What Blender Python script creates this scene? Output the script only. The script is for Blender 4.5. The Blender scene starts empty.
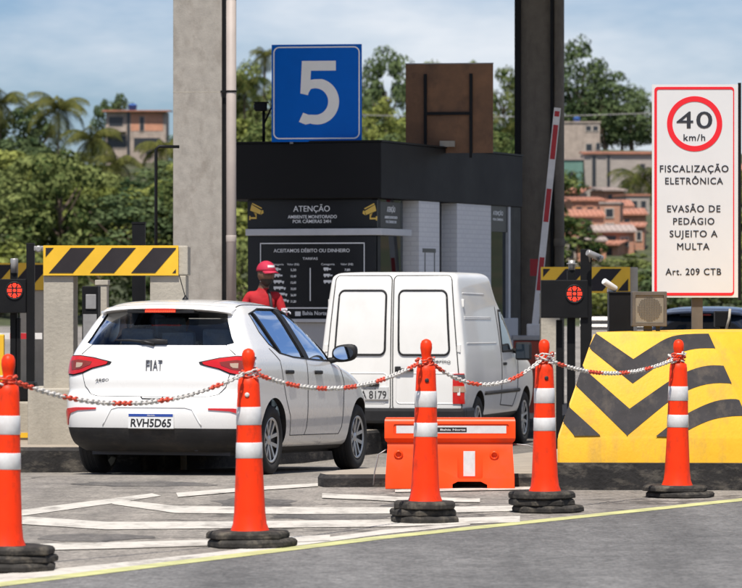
import bpy, bmesh, math, random
import numpy as np
from mathutils import Vector, Matrix
from mathutils.bvhtree import BVHTree

random.seed(7)
R = math.radians
scene = bpy.context.scene
COL = scene.collection
# ------------------------------------------------------------------ camera
F, CX, CY, HC = 4122.0, 371.0, 296.0, 1.50
cam_d = bpy.data.cameras.new('camera')
cam = bpy.data.objects.new('camera', cam_d)
COL.objects.link(cam)
scene.camera = cam
cam.location = (0, 0, HC)
cam.rotation_euler = (R(90), 0, 0)
cam_d.sensor_width = 36
cam_d.lens = 36 * F / 742
cam_d.shift_y = 2 / 742
cam_d.clip_start = 1
cam_d.clip_end = 6000
cam_d.dof.use_dof = True
cam_d.dof.focus_distance = 32.5
cam_d.dof.aperture_fstop = 7.5
# ------------------------------------------------------------------ sky and sun
SUN_DIR = Vector((-0.07, -0.44, 0.90)).normalized()      # towards the sun
SUN_EL = math.asin(SUN_DIR.z)
SUN_AZ = math.atan2(SUN_DIR.x, SUN_DIR.y)
w = bpy.data.worlds.new('World')
scene.world = w
w.use_nodes = True
nt = w.node_tree
nt.nodes.clear()
def wn(t, **k):
    n = nt.nodes.new(t)
    for a, b in k.items(): setattr(n, a, b)
    return n
w_out = wn('ShaderNodeOutputWorld')
w_bg = wn('ShaderNodeBackground')
w_bg.inputs['Strength'].default_value = 0.07
sky = wn('ShaderNodeTexSky', sky_type='NISHITA')
sky.sun_disc = False
sky.sun_elevation = SUN_EL
sky.sun_rotation = SUN_AZ
sky.air_density = 1.0
sky.dust_density = 0.6
sky.ozone_density = 3.0
# drifting cloud: a noise over the direction of view, stretched along the horizon
tc = wn('ShaderNodeTexCoord')
mp = wn('ShaderNodeMapping')
mp.inputs['Scale'].default_value = (3.6, 3.6, 11)
mp.inputs['Location'].default_value = (1.3, 0.2, 0.35)
nz = wn('ShaderNodeTexNoise')
nz.inputs['Scale'].default_value = 1.6
nz.inputs['Detail'].default_value = 6
nz.inputs['Roughness'].default_value = 0.6
rp = wn('ShaderNodeValToRGB')
rp.color_ramp.elements[0].position = 0.42
rp.color_ramp.elements[1].position = 0.68
hz = wn('ShaderNodeMixRGB', blend_type='MULTIPLY')
hz.inputs['Fac'].default_value = 1.0
hz.inputs['Color2'].default_value = (0.72, 0.85, 1.12, 1)
mx = wn('ShaderNodeMixRGB')
mx.inputs['Color2'].default_value = (9.6, 9.9, 10.4, 1)
ml = wn('ShaderNodeMath', operation='MULTIPLY')
ml.inputs[1].default_value = 0.8
nt.links.new(tc.outputs['Generated'], mp.inputs['Vector'])
nt.links.new(mp.outputs['Vector'], nz.inputs['Vector'])
nt.links.new(nz.outputs['Fac'], rp.inputs['Fac'])
nt.links.new(rp.outputs['Color'], ml.inputs[0])
nt.links.new(sky.outputs['Color'], hz.inputs['Color1'])
nt.links.new(ml.outputs['Value'], mx.inputs['Fac'])
nt.links.new(hz.outputs['Color'], mx.inputs['Color1'])
nt.links.new(mx.outputs['Color'], w_bg.inputs['Color'])
nt.links.new(w_bg.outputs['Background'], w_out.inputs['Surface'])
sun_d = bpy.data.lights.new('sun', 'SUN')
sun_d.energy = 4.7
sun_d.angle = R(0.5)
sun_d.color = (1.0, 0.95, 0.87)
sun = bpy.data.objects.new('sun', sun_d)
COL.objects.link(sun)
sun.rotation_euler = SUN_DIR.to_track_quat('Z', 'Y').to_euler()
vs = scene.view_settings
vs.view_transform = 'Standard'
vs.look = 'None'
vs.exposure = 0.42
vs.gamma = 1.0
vs.use_curve_mapping = False
scene.render.engine = 'CYCLES'
scene.cycles.max_bounces = 6
scene.cycles.transparent_max_bounces = 10
scene.cycles.caustics_reflective = False
scene.cycles.caustics_refractive = False
scene.cycles.use_denoising = True

# ------------------------------------------------------------------ pixel helpers (photograph is 742 x 588)
def P(x, y, Y): return Vector(((x - CX) / F * Y, Y, HC - (y - CY) / F * Y))
def X_at(x, Y): return (x - CX) / F * Y
def Z_at(y, Y): return HC - (y - CY) / F * Y
def gz(Y): return 0.0 if Y < 34.2 else max(-0.15, -0.023 * (Y - 34.2))
def G(x, y):
    Y = F * HC / (y - CY)
    for _ in range(20): Y = F * (HC - gz(Y)) / (y - CY)
    return Vector(((x - CX) / F * Y, Y, gz(Y)))

# ------------------------------------------------------------------ materials
MATS = {}
def mat(name, col, rough=0.6, metal=0.0, var=0.0, scale=8.0, bump=0.0, bscale=40.0, coat=0.0, emit=0.0, spec=0.5, stain=None, stain_amt=0.0, stain_scale=(1.5, 1.5, 0.5), island=0.0, obj_var=0.0):
    m = bpy.data.materials.new(name)
    m.use_nodes = True
    n = m.node_tree.nodes; l = m.node_tree.links
    b = n['Principled BSDF']
    b.inputs['Base Color'].default_value = (*col, 1)
    b.inputs['Roughness'].default_value = rough
    b.inputs['Metallic'].default_value = metal
    b.inputs['Coat Weight'].default_value = coat
    b.inputs['Coat Roughness'].default_value = 0.06
    b.inputs['Specular IOR Level'].default_value = spec
    if emit > 0:
        b.inputs['Emission Color'].default_value = (*col, 1)
        b.inputs['Emission Strength'].default_value = emit
    cur = None
    if var or bump or stain or island or obj_var:
        tcn = n.new('ShaderNodeTexCoord')
    def rgb():
        if cur is not None: return cur
        c = n.new('ShaderNodeRGB'); c.outputs[0].default_value = (*col, 1); return c.outputs[0]
    def hsv(fac_socket, amt, base):
        mr = n.new('ShaderNodeMapRange')
        mr.inputs['From Min'].default_value = 0.0; mr.inputs['From Max'].default_value = 1.0
        mr.inputs['To Min'].default_value = 1 - amt; mr.inputs['To Max'].default_value = 1 + amt
        l.new(fac_socket, mr.inputs['Value'])
        h = n.new('ShaderNodeHueSaturation')
        l.new(mr.outputs['Result'], h.inputs['Value']); l.new(base, h.inputs['Color'])
        return h.outputs['Color']
    if var:
        t = n.new('ShaderNodeTexNoise'); t.inputs['Scale'].default_value = scale; t.inputs['Detail'].default_value = 7; t.inputs['Roughness'].default_value = 0.65
        l.new(tcn.outputs['Object'], t.inputs['Vector'])
        mr = n.new('ShaderNodeMapRange'); mr.inputs['From Min'].default_value = 0.3; mr.inputs['From Max'].default_value = 0.7
        l.new(t.outputs['Fac'], mr.inputs['Value'])
        cur = hsv(mr.outputs['Result'], var, rgb())
        ra = n.new('ShaderNodeMapRange'); ra.inputs['To Min'].default_value = max(0.02, rough - 0.12); ra.inputs['To Max'].default_value = min(1, rough + 0.12)
        l.new(t.outputs['Fac'], ra.inputs['Value']); l.new(ra.outputs['Result'], b.inputs['Roughness'])
    if stain:
        mpn = n.new('ShaderNodeMapping'); mpn.inputs['Scale'].default_value = stain_scale
        t2 = n.new('ShaderNodeTexNoise'); t2.inputs['Scale'].default_value = 1.0; t2.inputs['Detail'].default_value = 8; t2.inputs['Roughness'].default_value = 0.7
        l.new(tcn.outputs['Object'], mpn.inputs['Vector']); l.new(mpn.outputs['Vector'], t2.inputs['Vector'])
        cr = n.new('ShaderNodeMapRange'); cr.inputs['From Min'].default_value = 0.5; cr.inputs['From Max'].default_value = 0.68; cr.inputs['To Max'].default_value = stain_amt
        l.new(t2.outputs['Fac'], cr.inputs['Value'])
        mxn = n.new('ShaderNodeMixRGB'); mxn.inputs['Color2'].default_value = (*stain, 1)
        base = rgb(); l.new(cr.outputs['Result'], mxn.inputs['Fac']); l.new(base, mxn.inputs['Color1'])
        cur = mxn.outputs['Color']
    if island:
        g = n.new('ShaderNodeNewGeometry'); cur = hsv(g.outputs['Random Per Island'], island, rgb())
    if obj_var:
        g = n.new('ShaderNodeObjectInfo'); cur = hsv(g.outputs['Random'], obj_var, rgb())
    if cur is not None: l.new(cur, b.inputs['Base Color'])
    if bump:
        t3 = n.new('ShaderNodeTexNoise'); t3.inputs['Scale'].default_value = bscale; t3.inputs['Detail'].default_value = 4
        l.new(tcn.outputs['Object'], t3.inputs['Vector'])
        bp = n.new('ShaderNodeBump'); bp.inputs['Strength'].default_value = bump; bp.inputs['Distance'].default_value = 0.02
        l.new(t3.outputs['Fac'], bp.inputs['Height']); l.new(bp.outputs['Normal'], b.inputs['Normal'])
    MATS[name] = m
    return m
def M(n): return MATS[n]

mat('white_paint', (0.77, 0.76, 0.735), 0.28, coat=0.8, var=0.02, scale=3)
mat('van_white', (0.74, 0.73, 0.70), 0.38, coat=0.4, var=0.035, scale=2.5, stain=(0.5, 0.46, 0.4), stain_amt=0.18, stain_scale=(2, 2, 1.2))
mat('dark_paint', (0.02, 0.03, 0.05), 0.25, coat=0.8)
mat('black_plastic', (0.014, 0.014, 0.015), 0.55, var=0.25, scale=12, spec=0.3)
mat('bumper_plastic', (0.026, 0.025, 0.025), 0.55, var=0.3, scale=6, spec=0.25, stain=(0.11, 0.09, 0.07), stain_amt=0.4, stain_scale=(2, 2, 5))
mat('black_metal', (0.007, 0.007, 0.0075), 0.5, var=0.2, scale=5, spec=0.2)
mat('fascia_black', (0.006, 0.006, 0.0065), 0.6, var=0.3, scale=1.2, spec=0.25)
mat('rubber', (0.02, 0.019, 0.018), 0.85, var=0.35, scale=10, bump=0.3)
mat('cone_base', (0.034, 0.031, 0.028), 0.9, spec=0.2, var=0.5, scale=14, bump=0.12, stain=(0.2, 0.17, 0.13), stain_amt=0.5, stain_scale=(9, 9, 12))
mat('tyre', (0.018, 0.017, 0.016), 0.85, var=0.3, scale=9)
mat('rim', (0.60, 0.59, 0.57), 0.36, metal=0.6)
mat('chrome', (0.55, 0.55, 0.55), 0.2, metal=1.0)
mat('badge_dark', (0.20, 0.20, 0.21), 0.3, metal=0.8)
mat('red_lens', (0.52, 0.008, 0.006), 0.15, coat=0.6)
mat('amber_lens', (0.20, 0.025, 0.012), 0.15, coat=0.6)
mat('clear_lens', (0.42, 0.30, 0.22), 0.15, coat=0.6)
mat('lens_on', (1.0, 0.05, 0.02), 0.3, emit=0.9)
mat('plate', (0.72, 0.72, 0.70), 0.5, var=0.06, scale=30)
mat('plate_grey', (0.5, 0.5, 0.49), 0.5, var=0.08, scale=30)
mat('plate_blue', (0.02, 0.06, 0.3), 0.5)
mat('ink', (0.015, 0.015, 0.016), 0.6)
mat('sign_ink', (0.02, 0.022, 0.03), 0.55)
mat('seat_cloth', (0.15, 0.18, 0.22), 0.9, var=0.2, scale=20)
mat('cabin', (0.045, 0.045, 0.05), 0.8)
mat('orange_cone', (0.86, 0.040, 0.004), 0.45, spec=0.2, var=0.07, scale=6, stain=(0.16, 0.03, 0.015), stain_amt=0.5, stain_scale=(11, 11, 5))
mat('orange_barrier', (0.86, 0.062, 0.006), 0.38, spec=0.25, var=0.07, scale=3, stain=(0.4, 0.07, 0.03), stain_amt=0.4, stain_scale=(4, 4, 5))
mat('reflective', (0.62, 0.61, 0.60), 0.4, var=0.07, scale=25, stain=(0.5, 0.42, 0.38), stain_amt=0.35, stain_scale=(9, 9, 6))
mat('chain_red', (0.62, 0.07, 0.03), 0.45, var=0.15, scale=20)
mat('chain_white', (0.56, 0.53, 0.49), 0.5, var=0.12, scale=20)
mat('concrete', (0.37, 0.335, 0.275), 0.9, var=0.14, scale=2.2, bump=0.25, bscale=30, stain=(0.2, 0.18, 0.15), stain_amt=0.45, stain_scale=(3.5, 3.5, 0.9))
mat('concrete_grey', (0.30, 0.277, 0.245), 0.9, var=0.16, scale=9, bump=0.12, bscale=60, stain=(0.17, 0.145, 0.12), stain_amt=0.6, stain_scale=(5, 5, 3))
mat('concrete_shaded', (0.165, 0.145, 0.118), 0.9, var=0.16, scale=6, bump=0.12, bscale=60, stain=(0.08, 0.07, 0.06), stain_amt=0.6, stain_scale=(4, 4, 1.2))  # right column's concrete, with the shade under the roof put into its colour
mat('kerb_black', (0.028, 0.026, 0.025), 0.85, spec=0.2, var=0.4, scale=6, bump=0.3, stain=(0.2, 0.175, 0.14), stain_amt=0.6, stain_scale=(3, 3, 7))
mat('kerb_top', (0.30, 0.255, 0.20), 0.9, var=0.15, scale=4, bump=0.3)
mat('yellow_paint', (0.70, 0.385, 0.018), 0.55, spec=0.3, var=0.08, scale=3, stain=(0.40, 0.24, 0.06), stain_amt=0.6, stain_scale=(4, 4, 1.6), bump=0.1)
mat('grey_stripe', (0.036, 0.033, 0.034), 0.75, var=0.3, scale=5, stain=(0.13, 0.105, 0.08), stain_amt=0.45, stain_scale=(6, 6, 3), bump=0.1, spec=0.15)
mat('board_yellow', (0.74, 0.43, 0.02), 0.5, var=0.07, scale=5)
mat('board_black', (0.026, 0.022, 0.024), 0.6, spec=0.2, var=0.2, scale=5)
mat('sign_blue', (0.001, 0.125, 0.55), 0.45, var=0.05, scale=4, spec=0.12)
mat('sign_white', (0.62, 0.62, 0.62), 0.42, var=0.025, scale=3)
mat('sign_red', (0.70, 0.012, 0.02), 0.42)
mat('digit_white', (0.88, 0.86, 0.80), 0.5, var=0.03, scale=5)
mat('aluminium', (0.5, 0.5, 0.5), 0.4, metal=0.8, var=0.1)
mat('gal_steel', (0.33, 0.32, 0.31), 0.5, metal=0.5, var=0.15, scale=8)
mat('brown_board', (0.20, 0.10, 0.048), 0.7, var=0.3, scale=3, stain=(0.05, 0.028, 0.018), stain_amt=0.6, stain_scale=(3, 3, 2))
mat('pipe_grey', (0.40, 0.345, 0.31), 0.6, var=0.08, scale=4)
mat('panel_dark', (0.018, 0.019, 0.021), 0.35, var=0.1, scale=3, spec=0.3)
mat('panel_text', (0.85, 0.86, 0.86), 0.5)
mat('panel_gold', (0.75, 0.50, 0.10), 0.5)
mat('panel_grey', (0.42, 0.43, 0.45), 0.5, var=0.06, scale=5)
mat('ledge', (0.55, 0.56, 0.58), 0.5, var=0.06)
mat('skin_dark', (0.15, 0.075, 0.045), 0.5)
mat('skin_mid', (0.28, 0.15, 0.10), 0.5)
mat('shirt_red', (0.38, 0.008, 0.014), 0.85, var=0.12, scale=9, bump=0.9, bscale=7)
mat('shirt_white', (0.7, 0.7, 0.7), 0.85)
mat('trousers', (0.03, 0.033, 0.045), 0.85)
mat('cap_red', (0.42, 0.010, 0.045), 0.75)
mat('glove', (0.5, 0.5, 0.56), 0.8)
mat('lamp_grille', (0.21, 0.185, 0.145), 0.5, var=0.1, scale=20)
mat('lamp_case', (0.10, 0.085, 0.07), 0.55, var=0.2)
mat('led_red', (1.0, 0.05, 0.02), 0.5, emit=1.1)
mat('gate_red', (0.42, 0.015, 0.02), 0.5, var=0.1)
mat('gate_white', (0.70, 0.68, 0.65), 0.5, var=0.1, stain=(0.3, 0.27, 0.24), stain_amt=0.4, stain_scale=(6, 6, 3))
mat('cabinet_red', (0.33, 0.05, 0.02), 0.5, var=0.1)
mat('cam_white', (0.6, 0.6, 0.58), 0.4)
mat('road_white', (0.50, 0.465, 0.41), 0.8, var=0.2, scale=9, stain=(0.20, 0.18, 0.155), stain_amt=0.95, stain_scale=(3.2, 1.4, 1))
mat('road_yellow', (0.46, 0.455, 0.20), 0.7, var=0.2, scale=7, stain=(0.24, 0.235, 0.14), stain_amt=0.8, stain_scale=(2.5, 2.5, 1))
mat('roof_panel', (0.75, 0.75, 0.74), 0.6)
mat('trunk', (0.12, 0.085, 0.06), 0.9, var=0.2)
mat('grass', (0.045, 0.055, 0.02), 0.95, var=0.5, scale=0.8, stain=(0.15, 0.085, 0.05), stain_amt=0.6, stain_scale=(0.05, 0.05, 0.05))
mat('render_beige', (0.37, 0.30, 0.25), 0.9, var=0.25, scale=1.2, stain=(0.14, 0.11, 0.09), stain_amt=0.75, stain_scale=(0.9, 0.9, 0.35))
mat('render_pale', (0.44, 0.39, 0.34), 0.9, var=0.15, scale=0.8, stain=(0.16, 0.13, 0.11), stain_amt=0.75, stain_scale=(0.8, 0.8, 0.3))
mat('render_orange', (0.52, 0.25, 0.155), 0.9, var=0.25, scale=1.2, stain=(0.22, 0.13, 0.10), stain_amt=0.7, stain_scale=(0.9, 0.9, 0.4))
mat('render_teal', (0.12, 0.22, 0.18), 0.9, var=0.15, scale=0.8)
mat('clay_tile', (0.38, 0.165, 0.105), 0.9, var=0.3, scale=1.2, stain=(0.20, 0.12, 0.09), stain_amt=0.7, stain_scale=(0.8, 0.8, 0.8))
mat('grey_tile', (0.34, 0.27, 0.24), 0.9, var=0.25, scale=1.5)
mat('tank_blue', (0.03, 0.12, 0.42), 0.5)
mat('window_dark', (0.03, 0.033, 0.038), 0.3)

def brick_mat(name, c1, c2, mortar, scale, rough=0.8):
    m = bpy.data.materials.new(name); m.use_nodes = True
    n = m.node_tree.nodes; l = m.node_tree.links; b = n['Principled BSDF']; b.inputs['Roughness'].default_value = rough
    t = n.new('ShaderNodeTexCoord'); s = n.new('ShaderNodeSeparateXYZ'); a = n.new('ShaderNodeMath'); a.operation = 'ADD'
    c = n.new('ShaderNodeCombineXYZ'); br = n.new('ShaderNodeTexBrick')
    l.new(t.outputs['Object'], s.inputs[0]); l.new(s.outputs['X'], a.inputs[0]); l.new(s.outputs['Y'], a.inputs[1])
    l.new(a.outputs[0], c.inputs['X']); l.new(s.outputs['Z'], c.inputs['Y']); l.new(c.outputs[0], br.inputs['Vector'])
    br.inputs['Color1'].default_value = (*c1, 1); br.inputs['Color2'].default_value = (*c2, 1); br.inputs['Mortar'].default_value = (*mortar, 1)
    br.inputs['Scale'].default_value = scale; br.inputs['Mortar Size'].default_value = 0.022; br.inputs['Brick Width'].default_value = 0.5; br.inputs['Row Height'].default_value = 0.17
    l.new(br.outputs['Color'], b.inputs['Base Color'])
    bp = n.new('ShaderNodeBump'); bp.inputs['Strength'].default_value = 0.35; bp.inputs['Distance'].default_value = 0.01; bp.invert = True
    l.new(br.outputs['Fac'], bp.inputs['Height']); l.new(bp.outputs['Normal'], b.inputs['Normal'])
    MATS[name] = m
brick_mat('white_brick', (0.80, 0.80, 0.80), (0.76, 0.76, 0.77), (0.70, 0.70, 0.71), 3.0)
brick_mat('clay_block', (0.50, 0.21, 0.12), (0.42, 0.17, 0.10), (0.35, 0.28, 0.22), 1.1)
brick_mat('grey_block', (0.40, 0.35, 0.31), (0.34, 0.30, 0.265), (0.30, 0.26, 0.23), 1.0)

def glass_mat(name, tint, refl_rough=0.02, ior=1.6):
    m = bpy.data.materials.new(name); m.use_nodes = True
    n = m.node_tree.nodes; l = m.node_tree.links; n.remove(n['Principled BSDF'])
    o = n['Material Output']; tr = n.new('ShaderNodeBsdfTransparent'); tr.inputs['Color'].default_value = (*tint, 1)
    gl = n.new('ShaderNodeBsdfGlossy'); gl.inputs['Roughness'].default_value = refl_rough; gl.inputs['Color'].default_value = (0.9, 0.95, 1, 1)
    fr = n.new('ShaderNodeFresnel'); fr.inputs['IOR'].default_value = ior
    mxs = n.new('ShaderNodeMixShader'); l.new(fr.outputs[0], mxs.inputs['Fac']); l.new(tr.outputs[0], mxs.inputs[1]); l.new(gl.outputs[0], mxs.inputs[2])
    l.new(mxs.outputs[0], o.inputs['Surface']); MATS[name] = m
glass_mat('car_glass', (0.74, 0.82, 0.82), ior=1.27)
glass_mat('rear_glass', (0.84, 0.90, 0.92), ior=1.30)
glass_mat('booth_glass', (0.22, 0.26, 0.26))
mat('dark_glass', (0.012, 0.02, 0.03), 0.05, coat=1.0)
mat('mirror', (0.7, 0.75, 0.8), 0.03, metal=1.0)

def leaf_mat(name, dark, light):
    m = bpy.data.materials.new(name); m.use_nodes = True
    n = m.node_tree.nodes; l = m.node_tree.links; n.remove(n['Principled BSDF']); o = n['Material Output']
    g = n.new('ShaderNodeNewGeometry'); oi = n.new('ShaderNodeObjectInfo'); tcn = n.new('ShaderNodeTexCoord')
    t = n.new('ShaderNodeTexNoise'); t.inputs['Scale'].default_value = 2.6; t.inputs['Detail'].default_value = 3; l.new(tcn.outputs['Object'], t.inputs['Vector'])
    ad = n.new('ShaderNodeMath'); ad.operation = 'MULTIPLY_ADD'; ad.inputs[1].default_value = 0.45
    l.new(g.outputs['Random Per Island'], ad.inputs[0]); l.new(t.outputs['Fac'], ad.inputs[2])
    ad2 = n.new('ShaderNodeMath'); ad2.operation = 'MULTIPLY_ADD'; ad2.inputs[1].default_value = 0.5
    l.new(oi.outputs['Random'], ad2.inputs[0]); l.new(ad.outputs[0], ad2.inputs[2])
    mr = n.new('ShaderNodeMapRange'); mr.inputs['From Min'].default_value = 0.62; mr.inputs['From Max'].default_value = 1.22; l.new(ad2.outputs[0], mr.inputs['Value'])
    mx_ = n.new('ShaderNodeMixRGB'); mx_.inputs['Color1'].default_value = (*dark, 1); mx_.inputs['Color2'].default_value = (*light, 1); l.new(mr.outputs[0], mx_.inputs['Fac'])
    d = n.new('ShaderNodeBsdfDiffuse'); tl = n.new('ShaderNodeBsdfTranslucent'); ms = n.new('ShaderNodeMixShader'); ms.inputs['Fac'].default_value = 0.18
    l.new(mx_.outputs[0], d.inputs['Color']); l.new(mx_.outputs[0], tl.inputs['Color']); l.new(d.outputs[0], ms.inputs[1]); l.new(tl.outputs[0], ms.inputs[2]); l.new(ms.outputs[0], o.inputs['Surface'])
    MATS[name] = m
leaf_mat('leaf_a', (0.026, 0.048, 0.016), (0.215, 0.245, 0.085))
leaf_mat('leaf_dark', (0.017, 0.036, 0.018), (0.13, 0.17, 0.075))
leaf_mat('leaf_light', (0.07, 0.09, 0.022), (0.25, 0.27, 0.075))
leaf_mat('leaf_palm', (0.020, 0.032, 0.010), (0.15, 0.15, 0.045))

def asphalt(name, col, patch, amt, light=None, sc=0.35, crack=0.45):
    m = bpy.data.materials.new(name); m.use_nodes = True
    n = m.node_tree.nodes; l = m.node_tree.links; b = n['Principled BSDF']; b.inputs['Roughness'].default_value = 0.85
    t = n.new('ShaderNodeTexCoord')
    def noise(s, det, ro=0.6, vec=None):
        q = n.new('ShaderNodeTexNoise'); q.inputs['Scale'].default_value = s; q.inputs['Detail'].default_value = det; q.inputs['Roughness'].default_value = ro
        l.new(vec or t.outputs['Object'], q.inputs['Vector']); return q.outputs['Fac']
    mp_ = n.new('ShaderNodeMapping'); mp_.inputs['Scale'].default_value = (1, 0.28, 1); mp_.inputs['Rotation'].default_value = (0, 0, R(17)); l.new(t.outputs['Object'], mp_.inputs['Vector'])
    def ramp(s, a, b_, lo, hi):
        r = n.new('ShaderNodeMapRange'); r.inputs['From Min'].default_value = a; r.inputs['From Max'].default_value = b_; r.inputs['To Min'].default_value = lo; r.inputs['To Max'].default_value = hi
        l.new(s, r.inputs['Value']); return r.outputs[0]
    m1 = n.new('ShaderNodeMixRGB'); m1.inputs['Color1'].default_value = (*col, 1); m1.inputs['Color2'].default_value = (*patch, 1)
    l.new(ramp(noise(sc, 6, 0.7, mp_.outputs[0]), 0.42, 0.62, 0, amt), m1.inputs['Fac'])
    h = n.new('ShaderNodeHueSaturation'); l.new(m1.outputs[0], h.inputs['Color']); l.new(ramp(noise(60, 3), 0.3, 0.7, 0.72, 1.28), h.inputs['Value'])
    h2 = n.new('ShaderNodeHueSaturation'); l.new(h.outputs[0], h2.inputs['Color']); l.new(ramp(noise(2.5, 5), 0.3, 0.7, 0.82, 1.18), h2.inputs['Value'])
    # fine cracks: thin dark lines on the borders of distorted cells; lighter stone flecks
    wv = n.new('ShaderNodeTexNoise'); wv.inputs['Scale'].default_value = 1.5; wv.inputs['Detail'].default_value = 5; l.new(t.outputs['Object'], wv.inputs['Vector'])
    va = n.new('ShaderNodeMixRGB'); va.blend_type = 'ADD'; va.inputs['Fac'].default_value = 0.9; l.new(t.outputs['Object'], va.inputs['Color1']); l.new(wv.outputs['Color'], va.inputs['Color2'])
    vo = n.new('ShaderNodeTexVoronoi'); vo.feature = 'DISTANCE_TO_EDGE'; vo.inputs['Scale'].default_value = 0.42; l.new(va.outputs[0], vo.inputs['Vector'])
    ck = ramp(vo.outputs['Distance'], 0.004, 0.014, crack, 1.0)
    h3 = n.new('ShaderNodeHueSaturation'); l.new(h2.outputs[0], h3.inputs['Color']); l.new(ck, h3.inputs['Value'])
    vs2 = n.new('ShaderNodeTexVoronoi'); vs2.inputs['Scale'].default_value = 34; l.new(t.outputs['Object'], vs2.inputs['Vector'])
    h4 = n.new('ShaderNodeHueSaturation'); l.new(h3.outputs[0], h4.inputs['Color']); sp_c = n.new('ShaderNodeSeparateXYZ'); l.new(vs2.outputs['Color'], sp_c.inputs[0]); l.new(ramp(sp_c.outputs['X'], 0, 1, 0.68, 1.34), h4.inputs['Value'])
    mps = n.new('ShaderNodeMapping'); mps.inputs['Scale'].default_value = (1.1, 0.12, 1); mps.inputs['Rotation'].default_value = (0, 0, R(22)); l.new(t.outputs['Object'], mps.inputs['Vector'])
    h5 = n.new('ShaderNodeHueSaturation'); l.new(h4.outputs[0], h5.inputs['Color']); l.new(ramp(noise(1.0, 6, 0.65, mps.outputs[0]), 0.38, 0.62, 0.70, 1.15), h5.inputs['Value'])
    l.new(h5.outputs[0], b.inputs['Base Color'])
    bp = n.new('ShaderNodeBump'); bp.inputs['Strength'].default_value = 0.5; bp.inputs['Distance'].default_value = 0.01; l.new(noise(90, 3), bp.inputs['Height']); l.new(bp.outputs[0], b.inputs['Normal'])
    MATS[name] = m
asphalt('asphalt_plaza', (0.185, 0.166, 0.145), (0.265, 0.237, 0.20), 0.75)
asphalt('asphalt_road', (0.120, 0.116, 0.111), (0.150, 0.145, 0.138), 0.6, sc=0.6, crack=0.9)

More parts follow.
